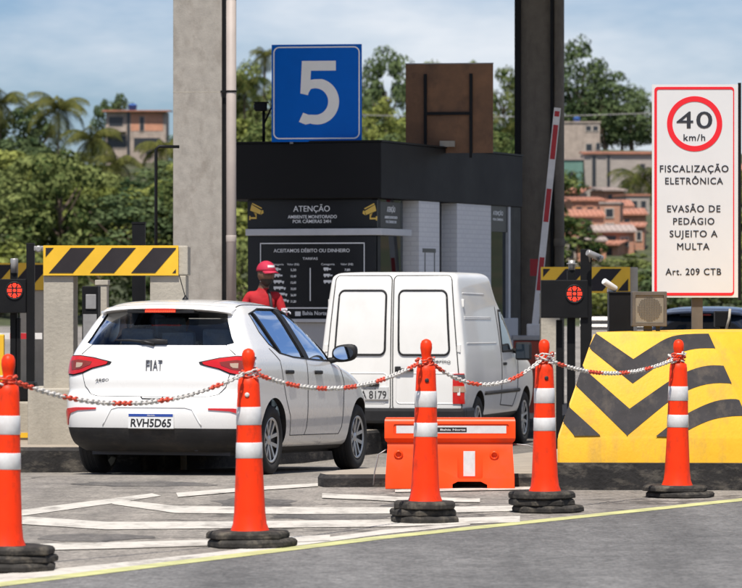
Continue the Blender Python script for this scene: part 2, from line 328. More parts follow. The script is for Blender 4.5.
# ------------------------------------------------------------------ mesh helpers
class MB:
    def __init__(s): s.v = []; s.f = []; s.m = []; s.sm = []
    def add(s, vs, fs, mi=0, smooth=False, mat4=None):
        o = len(s.v)
        s.v += [tuple((mat4 @ Vector(p)) if mat4 else p) for p in vs]
        s.f += [tuple(i + o for i in f) for f in fs]
        s.m += [mi] * len(fs); s.sm += [smooth] * len(fs)
        return s
    def box(s, x0, x1, y0, y1, z0, z1, mi=0, b=0.0, mat4=None):
        if b <= 0:
            v = [(x, y, z) for z in (z0, z1) for y in (y0, y1) for x in (x0, x1)]
            return s.add(v, [(0, 2, 3, 1), (4, 5, 7, 6), (0, 1, 5, 4), (2, 6, 7, 3), (0, 4, 6, 2), (1, 3, 7, 5)], mi, False, mat4)
        bm = bmesh.new(); bmesh.ops.create_cube(bm, size=1.0)
        for q in bm.verts: q.co = Vector(((x0 + x1) / 2 + q.co.x * (x1 - x0), (y0 + y1) / 2 + q.co.y * (y1 - y0), (z0 + z1) / 2 + q.co.z * (z1 - z0)))
        bmesh.ops.bevel(bm, geom=bm.edges[:], offset=b, segments=2, profile=0.6, affect='EDGES')
        return s.bm(bm, mi, mat4)
    def bm(s, bm, mi=0, mat4=None, smooth=False):
        bm.verts.index_update()
        s.add([tuple(q.co) for q in bm.verts], [tuple(q.index for q in f.verts) for f in bm.faces], mi, smooth, mat4); bm.free(); return s
    def prism(s, poly, a, b, plane='xz', mi=0, mat4=None, smooth=False):
        # poly in plane coordinates, extruded from a to b along the third axis
        n = len(poly)
        def pt(p, t): return {'xz': (p[0], t, p[1]), 'xy': (p[0], p[1], t), 'yz': (t, p[0], p[1])}[plane]
        v = [pt(p, a) for p in poly] + [pt(p, b) for p in poly]
        fs = [tuple(range(n)), tuple(range(2 * n - 1, n - 1, -1))] + [(i, i + n, (i + 1) % n + n, (i + 1) % n) for i in range(n)]
        return s.add(v, fs, mi, smooth, mat4)
    def lathe(s, prof, seg=24, loc=(0, 0, 0), mi=0, smooth=True, mats=None, mat4=None, ripple=None, caps=True):
        v = []; fs = []; ms = []
        for r, z in prof:
            for k in range(seg):
                a = 2 * math.pi * k / seg
                q = r * (ripple(a, z) if ripple else 1)
                v.append((loc[0] + q * math.cos(a), loc[1] + q * math.sin(a), loc[2] + z))
        for i in range(len(prof) - 1):
            for k in range(seg):
                k2 = (k + 1) % seg
                fs.append((i * seg + k, i * seg + k2, (i + 1) * seg + k2, (i + 1) * seg + k)); ms.append(mats[i] if mats else mi)
        o = len(s.f)
        s.add(v, fs, mi, smooth, mat4); s.m[o:] = ms
        if not caps: return s
        n = len(prof)
        s_ = len(s.v) - len(v)
        s.f += [tuple(s_ + k for k in reversed(range(seg))), tuple(s_ + (n - 1) * seg + k for k in range(seg))]; s.m += [ms[0], ms[-1]]; s.sm += [False, False]
        return s
    def tube(s, pts, r, seg=8, mi=0, closed=False, smooth=True, caps=True):
        pts = [Vector(p) for p in pts]; n = len(pts); v = []; fs = []
        prev = None
        for i, p in enumerate(pts):
            a = pts[(i - 1) % n] if (closed or i > 0) else p
            b = pts[(i + 1) % n] if (closed or i < n - 1) else p
            t = (b - a).normalized()
            if prev is None:
                u = t.cross(Vector((0, 0, 1)));
                if u.length < 1e-3: u = t.cross(Vector((1, 0, 0)))
            else: u = prev - t * prev.dot(t)
            u.normalize(); prev = u; w_ = t.cross(u)
            rr = r[i] if isinstance(r, (list, tuple)) else r
            for k in range(seg):
                c = 2 * math.pi * k / seg
                v.append(tuple(p + u * (rr * math.cos(c)) + w_ * (rr * math.sin(c))))
        for i in range(n if closed else n - 1):
            j = (i + 1) % n
            for k in range(seg):
                k2 = (k + 1) % seg
                fs.append((i * seg + k, i * seg + k2, j * seg + k2, j * seg + k))
        if not closed and caps: fs += [tuple(reversed(range(seg))), tuple((n - 1) * seg + k for k in range(seg))]
        return s.add(v, fs, mi, smooth)
    def build(s, name, mats, parent=None, loc=None, rot=None, sharp=None):
        me = bpy.data.meshes.new(name)
        me.from_pydata(s.v, [], s.f); me.update()
        if not isinstance(mats, (list, tuple)): mats = [mats]
        for m in mats: me.materials.append(M(m) if isinstance(m, str) else m)
        me.polygons.foreach_set('material_index', s.m); me.polygons.foreach_set('use_smooth', s.sm)
        if sharp: me.set_sharp_from_angle(angle=R(sharp))
        return link(name, me, parent, loc, rot)
def link(name, me, parent=None, loc=None, rot=None):
    o = bpy.data.objects.new(name, me); COL.objects.link(o)
    if parent: o.parent = parent
    if loc is not None: o.location = loc
    if rot is not None: o.rotation_euler = rot
    return o
def tag(o, label=None, cat=None, group=None, kind=None):
    if label: o['label'] = label
    if cat: o['category'] = cat
    if group: o['group'] = group
    if kind: o['kind'] = kind
    return o
def thing(name, label, cat, loc=(0, 0, 0), rz=0.0, group=None):
    o = bpy.data.objects.new(name, None); o.empty_display_size = 0.2; COL.objects.link(o)
    o.location = loc; o.rotation_euler = (0, 0, rz)
    return tag(o, label, cat, group)
def copy_tree(o, parent=None):
    c = o.copy(); COL.objects.link(c)
    if parent: c.parent = parent
    for ch in [q for q in COL.objects if q.parent == o]: copy_tree(ch, c)
    return c
def recalc(o):
    bm = bmesh.new(); bm.from_mesh(o.data); bmesh.ops.recalc_face_normals(bm, faces=bm.faces[:]); bm.to_mesh(o.data); bm.free(); return o

_T = {}
def text_mesh(s, font=None, bold=0.0, space=1.0):
    key = (s, bold, space)
    if key in _T: return _T[key]
    cu = bpy.data.curves.new('lettering_curve', 'FONT'); cu.body = s; cu.size = 1.0; cu.offset = bold; cu.resolution_u = 4; cu.space_character = space
    ob = bpy.data.objects.new('lettering_curve', cu); COL.objects.link(ob)
    dg = bpy.context.evaluated_depsgraph_get(); dg.update()
    me = bpy.data.meshes.new_from_object(ob.evaluated_get(dg))
    v = [tuple(q.co) for q in me.vertices]; f = [tuple(p.vertices) for p in me.polygons]
    bpy.data.objects.remove(ob); bpy.data.meshes.remove(me); bpy.data.curves.remove(cu)
    _T[key] = (v, f); return _T[key]
def lettering(parent, s, material, x0, x1, base, cap, y, name='lettering', bold=0.0, slant=0.0, depth=0.003, space=1.0, heavy=0.0):
    """one line of writing on a plane facing -Y: from x0 to x1, baseline z, cap height"""
    v, f = text_mesh(s, None, bold, space); h, _ = text_mesh('H', None, bold)
    hh = max(q[1] for q in h); xa = min(q[0] for q in v); xb = max(q[0] for q in v)
    sx = (x1 - x0) / (xb - xa); sz = cap / hh
    mb = MB(); n = len(v)
    a = [(x0 + (q[0] - xa) * sx + slant * q[1] * sz, y, base + q[1] * sz) for q in v]
    mb.add(a, f)
    # edge faces give the letters a body
    ed = {}
    for q in f:
        for i in range(len(q)):
            e = (q[i], q[(i + 1) % len(q)]); ed[e] = ed.get(e, 0) + 1
    bd = [e for e in ed if (e[1], e[0]) not in ed]
    mb.add(a + [(p[0], p[1] + depth, p[2]) for p in a], [(i, i + n, j + n, j) for i, j in bd])
    if heavy:
        hx = heavy * sz
        mb.add([(p[0] + hx, p[1] - .0005, p[2]) for p in a], f); mb.add([(p[0] - hx, p[1] - .0010, p[2]) for p in a], f); mb.add([(p[0], p[1] - .0015, p[2] + hx * .7) for p in a], f)
    return mb.build(name, material, parent)

# ------------------------------------------------------------------ the setting: ground, road, paint, hill
def hill_z(X, Y):
    if Y < 225: return gz(Y)
    t = min(1.0, (Y - 225) / 250.0)
    z = -0.15 + 17.5 * t + 0.9 * math.sin(X * 0.05 + 1.0) * t + 0.6 * math.sin(Y * 0.04 + X * 0.021) * t
    if Y > 475: z += 0.004 * (Y - 475)
    return z
def sheet(name, xs, ys, zf, material):
    mb = MB(); nx = len(xs)
    v = [(x, y, zf(x, y)) for y in ys for x in xs]
    f = [(j * nx + i, j * nx + i + 1, (j + 1) * nx + i + 1, (j + 1) * nx + i) for j in range(len(ys) - 1) for i in range(nx - 1)]
    mb.add(v, f, 0, True)
    return tag(mb.build(name, material), kind='structure')
xs = [-2500, -900, -300, -120, -60, -30, -15, -8, -4, 0, 4, 8, 15, 30, 60, 120, 300, 900, 2500]
sheet('ground', xs, [-60, 0, 10, 20, 30, 34.2, 36, 38, 40.72, 50, 80, 120, 180, 225], lambda x, y: gz(y), 'asphalt_plaza')
xh = [-2500, -1200, -600] + [i * 12 for i in range(-20, 21)] + [600, 1200, 2500]
sheet('hill', xh, [225.0] + [225 + 12.5 * i for i in range(1, 21)] + [600, 900, 1800, 4500], hill_z, 'grass')

ROADA, ROADB = G(0, 585), G(742, 500)
ROADM = G(380, 538.2)
_d = (ROADB - ROADM).normalized(); _e = (ROADA - ROADM).normalized()
RA = ROADA + _e * 30; RB = ROADB + _d * 60
def flat(name, polys, material, dz, kind='structure'):
    mb = MB()
    for p in polys:
        mb.add([(q[0], q[1], gz(q[1]) + dz) for q in p], [tuple(range(len(p)))])
    return tag(mb.build(name, material), kind=kind)
road = MB()
_edge = [RA, ROADA, ROADM, ROADB, ROADB + _d * 2.0, ROADB + _d * 20, RB]
_out = [Vector((RA.x + 26, RA.y - 14, 0)), Vector((ROADA.x + 26, ROADA.y - 14, 0)), Vector((ROADM.x + 26, ROADM.y - 14, 0)), Vector((ROADB.x + 26, ROADB.y - 14, 0)),
        ROADB + _d * 2 + Vector((26, -14, 0)), ROADB + _d * 20 + Vector((26, -14, 0)), RB + Vector((26, -14, 0))]
road.add([(p.x, p.y, gz(p.y) + 0.002) for p in _edge + _out], [(i, i + 7, i + 8, i + 1) for i in range(6)])
tag(recalc(road.build('road', 'asphalt_road')), kind='structure')

def px_poly(pts): return [G(x, y) for x, y in pts]
# painted lines: the yellow edge line with the white one along it, then the hatching of the gore
ln = MB()
def strip(mb, centre, half, dz, wob=0):
    c = [Vector(q) for q in centre]; v = []
    for i, q in enumerate(c):
        t = (c[min(i + 1, len(c) - 1)] - c[max(i - 1, 0)]).normalized(); nrm = Vector((-t.y, t.x, 0))
        h = half[i] if isinstance(half, list) else half
        v += [q + nrm * h, q - nrm * h]
    mb.add([(p.x, p.y, gz(p.y) + dz) for p in v], [(2 * i, 2 * i + 1, 2 * i + 3, 2 * i + 2) for i in range(len(c) - 1)])
ye = [RA + (ROADA - RA) * k / 8 for k in range(8)] + [ROADA + (ROADM - ROADA) * k / 6 for k in range(6)] + [ROADM + (ROADB - ROADM) * k / 6 for k in range(6)] + [ROADB + _d * k for k in (0, 2, 6, 12, 25, 45)]
strip(ln, ye, 0.085, 0.0045)
tag(recalc(ln.build('yellow_edge_line', 'road_yellow')), kind='structure')
wl = MB()
_dz = [0.004]
wl.add([(p.x, p.y, 0.0034) for p in px_poly([(-260, 604), (0, 574.5), (110, 564), (215, 552.5), (380, 530.5), (470, 522.5), (470, 525.2), (380, 535), (215, 557), (0, 582.6), (-260, 614)])],
       [(0, 1, 9, 10), (1, 2, 3, 8, 9), (3, 4, 7, 8), (4, 5, 6, 7)])
for pl in ([(-120, 531), (27, 509.5), (152, 493.6), (161, 496), (114, 503.5), (27, 515.5), (-120, 538)],):
    wl.add([(p.x, p.y, 0.004) for p in px_poly(pl)], [(0, 1, 5, 6), (1, 2, 3, 4, 5)])
def bandpx(top, bot):
    n = len(top); _dz[0] += 0.0006
    top = [(x, y - .5) for x, y in top]; bot = [(x, y + .5) for x, y in bot]
    wl.add([(p.x, p.y, _dz[0]) for p in px_poly(top + bot)], [(i, i + 1, n + i + 1, n + i) for i in range(n - 1)])
bandpx([(116, 500.2), (178, 507), (300, 508.2), (400, 508.4), (560, 506)], [(112, 504), (176, 513), (300, 514), (400, 513.5), (560, 510)])
bandpx([(-80, 514), (27, 517.5), (108, 523), (210, 522.6), (400, 520.5), (520, 517)], [(-80, 519.5), (27, 524.5), (106, 529.5), (210, 528.5), (400, 526.5), (520, 522)])
bandpx([(40, 545), (140, 542.8), (235, 540), (330, 536)], [(40, 550.5), (140, 548), (235, 545), (330, 540.5)])
bandpx([(176, 494), (243, 488.6), (318, 484.2)], [(178, 497.2), (243, 491.4), (318, 486.4)])
bandpx([(322, 494.5), (400, 498), (480, 499.5)], [(322, 498), (400, 501.6), (480, 502.5)])
bandpx([(395, 490.8), (560, 487.5)], [(395, 492.4), (560, 489.1)])
tag(recalc(wl.build('lane_marking', 'road_white')), kind='structure')
# dark tar patches and a drain cover in the gore
tp = MB(); tpz = 0.001
rnd = random.Random(3)
for cx, cy, rx, ry in ((255, 503, 42, 5.5), (330, 517, 60, 3.5), (90, 538, 60, 4), (420, 505, 40, 3), (150, 484, 70, 3)):
    pts = []
    for k in range(18):
        a = 2 * math.pi * k / 18; r_ = rnd.uniform(0.7, 1.15)
        pts.append((cx + rx * r_ * math.cos(a), cy + ry * r_ * math.sin(a)))
    tpz += 0.0003
    tp.add([(p.x, p.y, tpz) for p in px_poly(pts)], [tuple(range(18))])
asphalt('asphalt_tar', (0.085, 0.078, 0.072), (0.15, 0.135, 0.118), 0.8, sc=1.5)
tag(recalc(tp.build('asphalt_patch', 'asphalt_tar')), kind='structure')

# kerbed islands
TH = R(17)
def kerb(name, poly, h, top, side, extra=None):
    """kerbed island: poly in plan, height h; top concrete, side painted"""
    n = len(poly); mb = MB(); b = 0.03
    c = Vector((sum(p[0] for p in poly) / n, sum(p[1] for p in poly) / n, 0))
    low = [(p[0], p[1], gz(p[1]) - 0.05) for p in poly]; up = [(p[0], p[1], gz(p[1]) + h - b) for p in poly]
    inn = []
    for p in poly:
        d_ = (c - Vector((p[0], p[1], 0))).normalized(); inn.append((p[0] + d_.x * b * 1.4, p[1] + d_.y * b * 1.4, gz(p[1]) + h))
    mb.add(low + up, [(i, (i + 1) % n, (i + 1) % n + n, i + n) for i in range(n)], 0)
    mb.add(up + inn, [(i, (i + 1) % n, (i + 1) % n + n, i + n) for i in range(n)], 0)
    mb.add(inn, [tuple(range(n))], 1)
    return tag(mb.build(name, [side, top]), kind='structure')
L = lambda X, Y, s: (X + math.sin(TH) * s, Y + math.cos(TH) * s)
# right island: a low nose, then along the lane
kerb('kerb_island', [(-0.42, 32.55), (-0.37, 32.33), (0.0, 32.36), (1.40, 32.5), (1.53, 35.4), (5.4, 36.0), (6.2, 39.5), (9, 59), L(0.60, 35.1, 25), L(0.60, 35.1, 0), (-0.29, 33.1)], 0.10, 'kerb_top', 'kerb_black')
# left island carrying the portal and the booth
kerb('kerb_island', [(-5.6, 35.8), (-3.42, 36.0), (-2.02, 36.1), (-1.93, 36.5), L(-1.97, 36.5, 10.2), (1.35, 46.3), L(1.35, 46.3, 9), (-3.5, 56.0), (-5.6, 46)], 0.22, 'kerb_top', 'kerb_black')

# ------------------------------------------------------------------ cars: lofted bodies
def catmull(rows, sub):
    rows = np.array(rows, float); out = []
    n = len(rows)
    for i in range(n - 1):
        p0, p1, p2, p3 = rows[max(i - 1, 0)], rows[i], rows[i + 1], rows[min(i + 2, n - 1)]
        for k in range(sub):
            t = k / sub
            m1 = (p2 - p0) * 0.5 * 0.85; m2 = (p3 - p1) * 0.5 * 0.85
            out.append((2 * t**3 - 3 * t**2 + 1) * p1 + (t**3 - 2 * t**2 + t) * m1 + (-2 * t**3 + 3 * t**2) * p2 + (t**3 - t**2) * m2)
    out.append(rows[-1]); return out
def loop(z, W, yr, yf, cr, nr, cf, nf, taper, NA=14, NS=22, ym=None):
    half = []
    cr = min(cr, (yf - yr) * 0.45); cf = min(cf, (yf - yr) * 0.45)
    L_ = yf - yr; mid = (yf + yr) / 2
    def tw(y): return 1 - taper * abs((y - mid) / (L_ / 2)) ** 2.5
    for k in range(NA + 1):
        t = (k / NA) * math.pi / 2
        # spread samples evenly in x over the flat part
        x = math.sin(t) ** (2 / nr); d_ = cr * (1 - math.cos(t) ** (2 / nr)); half.append((W * x * tw(yr + d_), yr + d_))
    for k in range(1, NS): y = yr + cr + (yf - cf - yr - cr) * k / NS; half.append((W * tw(y), y))
    for k in range(NA + 1):
        t = math.pi / 2 * (1 - k / NA)
        x = math.sin(t) ** (2 / nf) if k < NA else 0.0; d_ = cf * (1 - max(0, math.cos(t)) ** (2 / nf)); half.append((W * x * tw(yf - d_), yf - d_))
    full = half + [(-x, y) for x, y in half[-2:0:-1]]
    return [(x, y, z) for x, y in full]
def loft(rows, taper=0.03, sub=3):
    ls = [loop(*r, taper) for r in catmull(rows, sub)]
    n = len(ls[0]); mb = MB()
    v = [p for l_ in ls for p in l_]
    f = [(i * n + k, i * n + (k + 1) % n, (i + 1) * n + (k + 1) % n, (i + 1) * n + k) for i in range(len(ls) - 1) for k in range(n)]
    mb.add(v, f, 0, True)
    mb.add([], [])
    o = 0; mb.f += [tuple(reversed(range(n))), tuple((len(ls) - 1) * n + k for k in range(n))]; mb.m += [0, 0]; mb.sm += [False, True]
    return mb
class Shell:
    """the uncut surface of a body, in its own coordinates, on which panes, lamps and seams are laid"""
    def __init__(s, mb):
        s.y0 = min(p[1] for p in mb.v)
        s.t = BVHTree.FromPolygons([Vector(p) for p in mb.v], mb.f)
    def hit(s, u, v, axis):
        if axis == 'rear': o, d_ = Vector((u, -5, v)), Vector((0, 1, 0))
        elif axis == 'front': o, d_ = Vector((u, 9, v)), Vector((0, -1, 0))
        elif axis == 'right': o, d_ = Vector((5, u, v)), Vector((-1, 0, 0))
        elif axis == 'left': o, d_ = Vector((-5, u, v)), Vector((1, 0, 0))
        else: o, d_ = Vector((u, v, 5)), Vector((0, 0, -1))
        h = s.t.ray_cast(o, d_)
        if h[0] is None: return None
        nn = h[1]
        if nn.dot(d_) > 0: nn = -nn
        return h[0], nn
    def patch(s, poly, axis, off=0.004, nu=24, nv=10, skirt=0.012, deep=0.62):
        us = [p[0] for p in poly]; ua, ub = min(us), max(us); g = []
        eps = (ub - ua) * 0.004
        for i in range(nu + 1):
            u = ua + eps + (ub - ua - 2 * eps) * i / nu; vv = []
            for k in range(len(poly)):
                a, b = poly[k], poly[(k + 1) % len(poly)]
                if (a[0] - u) * (b[0] - u) < 0: vv.append(a[1] + (b[1] - a[1]) * (u - a[0]) / (b[0] - a[0]))
            if len(vv) < 2: continue
            va, vb = min(vv), max(vv); row = []
            for j in range(nv + 1):
                h = s.hit(u, va + (vb - va) * j / nv, axis)
                if h is None or (axis == 'rear' and h[0].y > s.y0 + deep): row = None; break
                row.append((h[0] + h[1] * off, h[0] + h[1] * (off - skirt)))
            if row: g.append(row)
        mb = MB(); n = nv + 1; m = len(g)
        if m < 2: return mb
        mb.add([tuple(p[0]) for r in g for p in r], [(i * n + j, i * n + j + 1, (i + 1) * n + j + 1, (i + 1) * n + j) for i in range(m - 1) for j in range(nv)], 0, True)
        bd = [(i, 0) for i in range(m)] + [(m - 1, j) for j in range(1, n)] + [(i, n - 1) for i in range(m - 2, -1, -1)] + [(0, j) for j in range(n - 2, 0, -1)]
        k_ = len(bd)
        if skirt: mb.add([tuple(g[i][j][0]) for i, j in bd] + [tuple(g[i][j][1]) for i, j in bd], [(i, (i + 1) % k_, (i + 1) % k_ + k_, i + k_) for i in range(k_)])
        return mb
    def seam(s, mb, pts, axis, r=0.0024, step=0.04, off=0.0, mi=0):
        out = []
        for a, b in zip(pts[:-1], pts[1:]):
            n = max(1, int(math.dist(a, b) / step))
            for k in range(n):
                h = s.hit(a[0] + (b[0] - a[0]) * k / n, a[1] + (b[1] - a[1]) * k / n, axis)
                if h: out.append(h[0] + h[1] * off)
        h = s.hit(*pts[-1], axis)
        if h: out.append(h[0] + h[1] * off)
        if len(out) > 1: mb.tube(out, r, 6, mi)
        return mb
def mirror(poly): return [(-u, v) for u, v in poly]
def boolean(o, cutters):
    par = o.parent; o.parent = None
    for c in cutters:
        md = o.modifiers.new('cut', 'BOOLEAN'); md.operation = 'DIFFERENCE'; md.solver = 'EXACT'; md.object = c; md.material_mode = 'INDEX'
    dg = bpy.context.evaluated_depsgraph_get(); dg.update()
    me = bpy.data.meshes.new_from_object(o.evaluated_get(dg))
    o.modifiers.clear(); old = o.data; o.data = me; bpy.data.meshes.remove(old)
    for c in cutters: bpy.data.objects.remove(c)
    o.data.set_sharp_from_angle(angle=R(38)); o.parent = par
    return o
def cyl_x(x0, x1, y, z, r, seg=40):
    mb = MB(); mb.prism([(y + r * math.cos(2 * math.pi * k / seg), z + r * math.sin(2 * math.pi * k / seg)) for k in range(seg)], x0, x1, 'yz', 1); return mb
def cutter(mb, mi=1):
    mb.m = [mi] * len(mb.m)
    o = mb.build('cut', ['white_paint', 'cabin']); recalc(o); return o
def wheel(parent, x, y, r, wd, side, rim='rim'):
    """side +1: outside faces +x"""
    w_ = bpy.data.objects.new('wheel', None); COL.objects.link(w_); w_.parent = parent; w_.location = (x, y, r); w_.rotation_euler = (0, R(90) * side, 0)
    h = wd / 2; t = MB()
    t.lathe([(r * 0.63, -h * 0.8), (r * 0.80, -h), (r * 0.95, -h * 0.92), (r, -h * 0.7), (r, h * 0.7), (r * 0.95, h * 0.92), (r * 0.80, h), (r * 0.64, h * 0.82), (r * 0.63, h * 0.3), (r * 0.62, -h * 0.8)], 40)
    for k in range(4): t.lathe([(r * 1.001, -h * 0.62 + k * h * 0.36), (r * 1.002, -h * 0.62 + k * h * 0.36 + 0.01)], 40, mi=0)
    t.build('tyre', 'tyre', w_)
    m = MB(); q = r * 0.655
    m.lathe([(0.02, h * 0.1), (q * 0.5, h * 0.12), (q * 0.99, h * 0.2)], 32, mi=1)
    m.lathe([(q * 0.90, h * 0.78), (q * 0.985, h * 0.90), (q * 1.0, h * 0.85), (q * 0.99, h * 0.15), (q * 0.92, h * 0.15)], 40, mi=0, caps=False)
    m.lathe([(q * 0.26, h * 0.2), (q * 0.26, h * 0.55), (q * 0.18, h * 0.66), (0.004, h * 0.68)], 24, mi=0)
    for k in range(5):
        for dd in (-0.16, 0.16):
            a = 2 * math.pi * k / 5 + 0.3
            c, s_ = math.cos(a), math.sin(a); wI, wO = q * 0.075, q * 0.085; oI, oO = q * dd * 0.8, q * dd * 1.7
            def pt(u, vv, z): return (c * u - s_ * vv, s_ * u + c * vv, z)
            vv = [pt(q * 0.2, oI - wI, h * 0.62), pt(q * 0.2, oI + wI, h * 0.62), pt(q * 0.93, oO + wO, h * 0.80), pt(q * 0.93, oO - wO, h * 0.80)]
            vb = [(p[0], p[1], p[2] - 0.025) for p in vv]
            m.add(vv + vb, [(0, 1, 2, 3), (7, 6, 5, 4), (0, 4, 5, 1), (1, 5, 6, 2), (2, 6, 7, 3), (3, 7, 4, 0)], 0)
    recalc(m.build('rim', [rim, 'cabin'], w_))
    return w_

HATCH = [  # z, half width, rear, front, rear corner depth, exponent, front corner depth, exponent   (y = 0 at the rear axle)
    (0.20, .74, -.58, 3.02, .30, 3.2, .7, 2.5), (0.26, .81, -.675, 3.15, .30, 3.4, .72, 2.5), (0.33, .838, -.715, 3.20, .30, 3.4, .74, 2.5), (0.40, .850, -.74, 3.23, .30, 3.4, .75, 2.5),
    (0.50, .860, -.752, 3.25, .30, 3.4, .75, 2.5), (0.59, .863, -.748, 3.25, .30, 3.4, .75, 2.5), (0.66, .862, -.738, 3.23, .29, 3.4, .75, 2.5),
    (0.705, .862, -.690, 3.18, .28, 3.4, .75, 2.4), (0.80, .862, -.692, 3.05, .27, 3.4, .75, 2.4), (0.88, .858, -.682, 2.75, .26, 3.3, .7, 2.4),
    (0.95, .850, -.670, 2.30, .25, 3.2, .6, 2.4), (1.00, .838, -.655, 2.06, .25, 3.2, .55, 2.5), (1.06, .815, -.632, 1.95, .25, 3.2, .5, 2.6),
    (1.12, .785, -.600, 1.85, .25, 3.2, .48, 2.6), (1.20, .742, -.555, 1.72, .25, 3.2, .45, 2.6), (1.30, .690, -.490, 1.54, .25, 3.2, .45, 2.6),
    (1.37, .648, -.440, 1.39, .26, 3.0, .45, 2.6), (1.42, .608, -.395, 1.25, .30, 2.8, .45, 2.5), (1.455, .555, -.33, 1.10, .34, 2.6, .45, 2.5),
    (1.48, .475, -.20, .93, .36, 2.4, .45, 2.4), (1.495, .36, .0, .76, .36, 2.2, .4, 2.2), (1.502, .20, .2, .60, .3, 2.0, .3, 2.0)]
def hatchback(label, loc, rz, paint, real_cabin, detail):
    t = thing('hatchback', label, 'car', loc, rz)
    mb = loft(HATCH, 0.035, 3); sh = Shell(mb)
    for i, f in enumerate(mb.f):
        c = [sum(mb.v[q][k] for q in f) / len(f) for k in range(3)]
        if c[2] < 0.415 and c[1] < -0.34: mb.m[i] = 1
        if c[2] < 0.245: mb.m[i] = 1
    body = mb.build('body', [paint, 'bumper_plastic'], t)
    recalc(body)
    cuts = []
    DLO = [(-.10, 1.372), (.25, 1.425), (.75, 1.43), (1.15, 1.385), (1.50, 1.24), (1.82, 1.045), (1.86, .985), (1.2, .992), (.55, 1.012), (.20, 1.045), (.02, 1.12), (-.07, 1.22)]
    RG = [(-.66, 1.12), (-.63, 1.17), (-.57, 1.30), (-.535, 1.395), (.535, 1.395), (.57, 1.30), (.63, 1.17), (.66, 1.12), (.60, 1.10), (-.60, 1.10)]
    WS = [(-.66, 1.03), (-.53, 1.36), (.53, 1.36), (.66, 1.03)]
    if real_cabin:
        cav = []
        for r in HATCH:
            if 0.5 <= r[0] <= 1.46:
                z, W, yr, yf, cr, nr, cf, nf = r
                cav.append((z if z < 1.455 else 1.44, W - .055, yr + .07, min(yf - .08, 2.05), max(.1, cr - .04), nr, max(.1, cf - .05), nf))
        cuts.append(cutter(loft(cav, 0.035, 2)))
        q = MB(); q.prism(DLO, .3, 1.2, 'yz'); cuts.append(cutter(q))
        q = MB(); q.prism(DLO, -1.2, -.3, 'yz'); cuts.append(cutter(q))
        q = MB(); q.prism(RG, -1.2, 0.0, 'xz'); cuts.append(cutter(q))
        q = MB(); q.prism(WS, 1.1, 2.6, 'xz'); cuts.append(cutter(q))
    for y in (0, 2.521):
        cuts.append(cutter(cyl_x(.56, 1.2, y, .315, .345))); cuts.append(cutter(cyl_x(-1.2, -.56, y, .315, .345)))
    boolean(body, cuts)
    gl = 'car_glass' if real_cabin else 'dark_glass'
    off = -0.010 if real_cabin else 0.003
    sk = 0.0 if real_cabin else 0.01
    big = lambda poly, k: [((u - cu) * k + cu, (v - cv) * k + cv) for cu, cv in [(sum(p[0] for p in poly) / len(poly), sum(p[1] for p in poly) / len(poly))] for u, v in poly]
    sh.patch(big(RG, 1.015), 'rear', off, 30, 8, sk).build('rear_window', 'rear_glass' if real_cabin else gl, t)
    sh.patch(big(WS, 1.015), 'front', off, 24, 10, sk).build('windscreen', gl, t)
    for ax in ('right', 'left'):
        sh.patch(big(DLO, 1.012), ax, off, 40, 8, sk).build('side_window', gl, t)
        # black pillar between the door panes, quarter bar and the frame round the panes
        sgn = 1 if ax == 'right' else -1
        for poly in ([(.70, 1.425), (.82, 1.425), (1.00, .995), (.86, .999)], [(.02, 1.385), (.06, 1.39), (.27, 1.035), (.225, 1.04)], [(1.50, 1.235), (1.82, 1.05), (1.86, .988), (1.70, .988), (1.62, 1.06)]):
            sh.patch(poly, ax, 0.003, 10, 10, 0.03).build('window_pillar', 'black_plastic', t)
        fr = MB(); sh.seam(fr, DLO + [DLO[0]], ax, .008, 0.05, -0.002); fr.build('window_frame', 'black_plastic', t)
    # lamps at the rear: black rimmed red lamps running in from the corners
    LAMP = [(-.855, .985), (-.80, 1.010), (-.70, 1.012), (-.56, .995), (-.39, .958), (-.405, .936), (-.56, .900), (-.66, .858), (-.76, .838), (-.845, .845)]
    for sg in (1, -1):
        poly = LAMP if sg == 1 else mirror(LAMP)
        lp = sh.patch(poly, 'rear', 0.006, 40, 8, 0.02, .36).build('tail_lamp', 'black_plastic', t)
        inner = big(LAMP, 0.88); inner = inner if sg == 1 else mirror(inner)
        sh.patch(inner, 'rear', 0.013, 40, 8, 0.012, .36).build('lamp_lens', 'red_lens', lp)
        for poly2, mm in (([(-.78, .962), (-.70, .972), (-.57, .955), (-.58, .930), (-.68, .893), (-.775, .885)], 'amber_lens'), ([(-.72, .948), (-.655, .945), (-.66, .922), (-.68, .908), (-.72, .905)], 'clear_lens')):
            p2 = poly2 if sg == 1 else mirror(poly2)
            sh.patch(p2, 'rear', 0.016 if mm == 'amber_lens' else 0.019, 16, 5, 0.006).build('lamp_inset', mm, lp)
        refl = [(-.846, .42), (-.842, .50), (-.80, .560), (-.70, .570), (-.50, .570), (-.50, .556), (-.68, .545), (-.76, .52), (-.785, .47), (-.795, .42)]
        r2 = refl if sg == 1 else mirror(refl)
        sh.patch(r2, 'rear', 0.008, 50, 5, 0.015, .34).build('bumper_reflector', 'red_lens', t)
    # tailgate seam and the crease above the number plate, the licence recess
    sm = MB()
    for sg in (1, -1):
        sh.seam(sm, [(sg * -.66, .86), (sg * -.63, .75), (sg * -.57, .685), (sg * -.50, .668), (0, .664)], 'rear', .0032, .03)
        sh.seam(sm, [(sg * -.60, 1.10), (sg * -.69, 1.02)], 'rear', .004, .03)
        sh.seam(sm, [(sg * -.10, .664), (sg * -.085, .648), (0, .646)], 'rear', .006, .03)
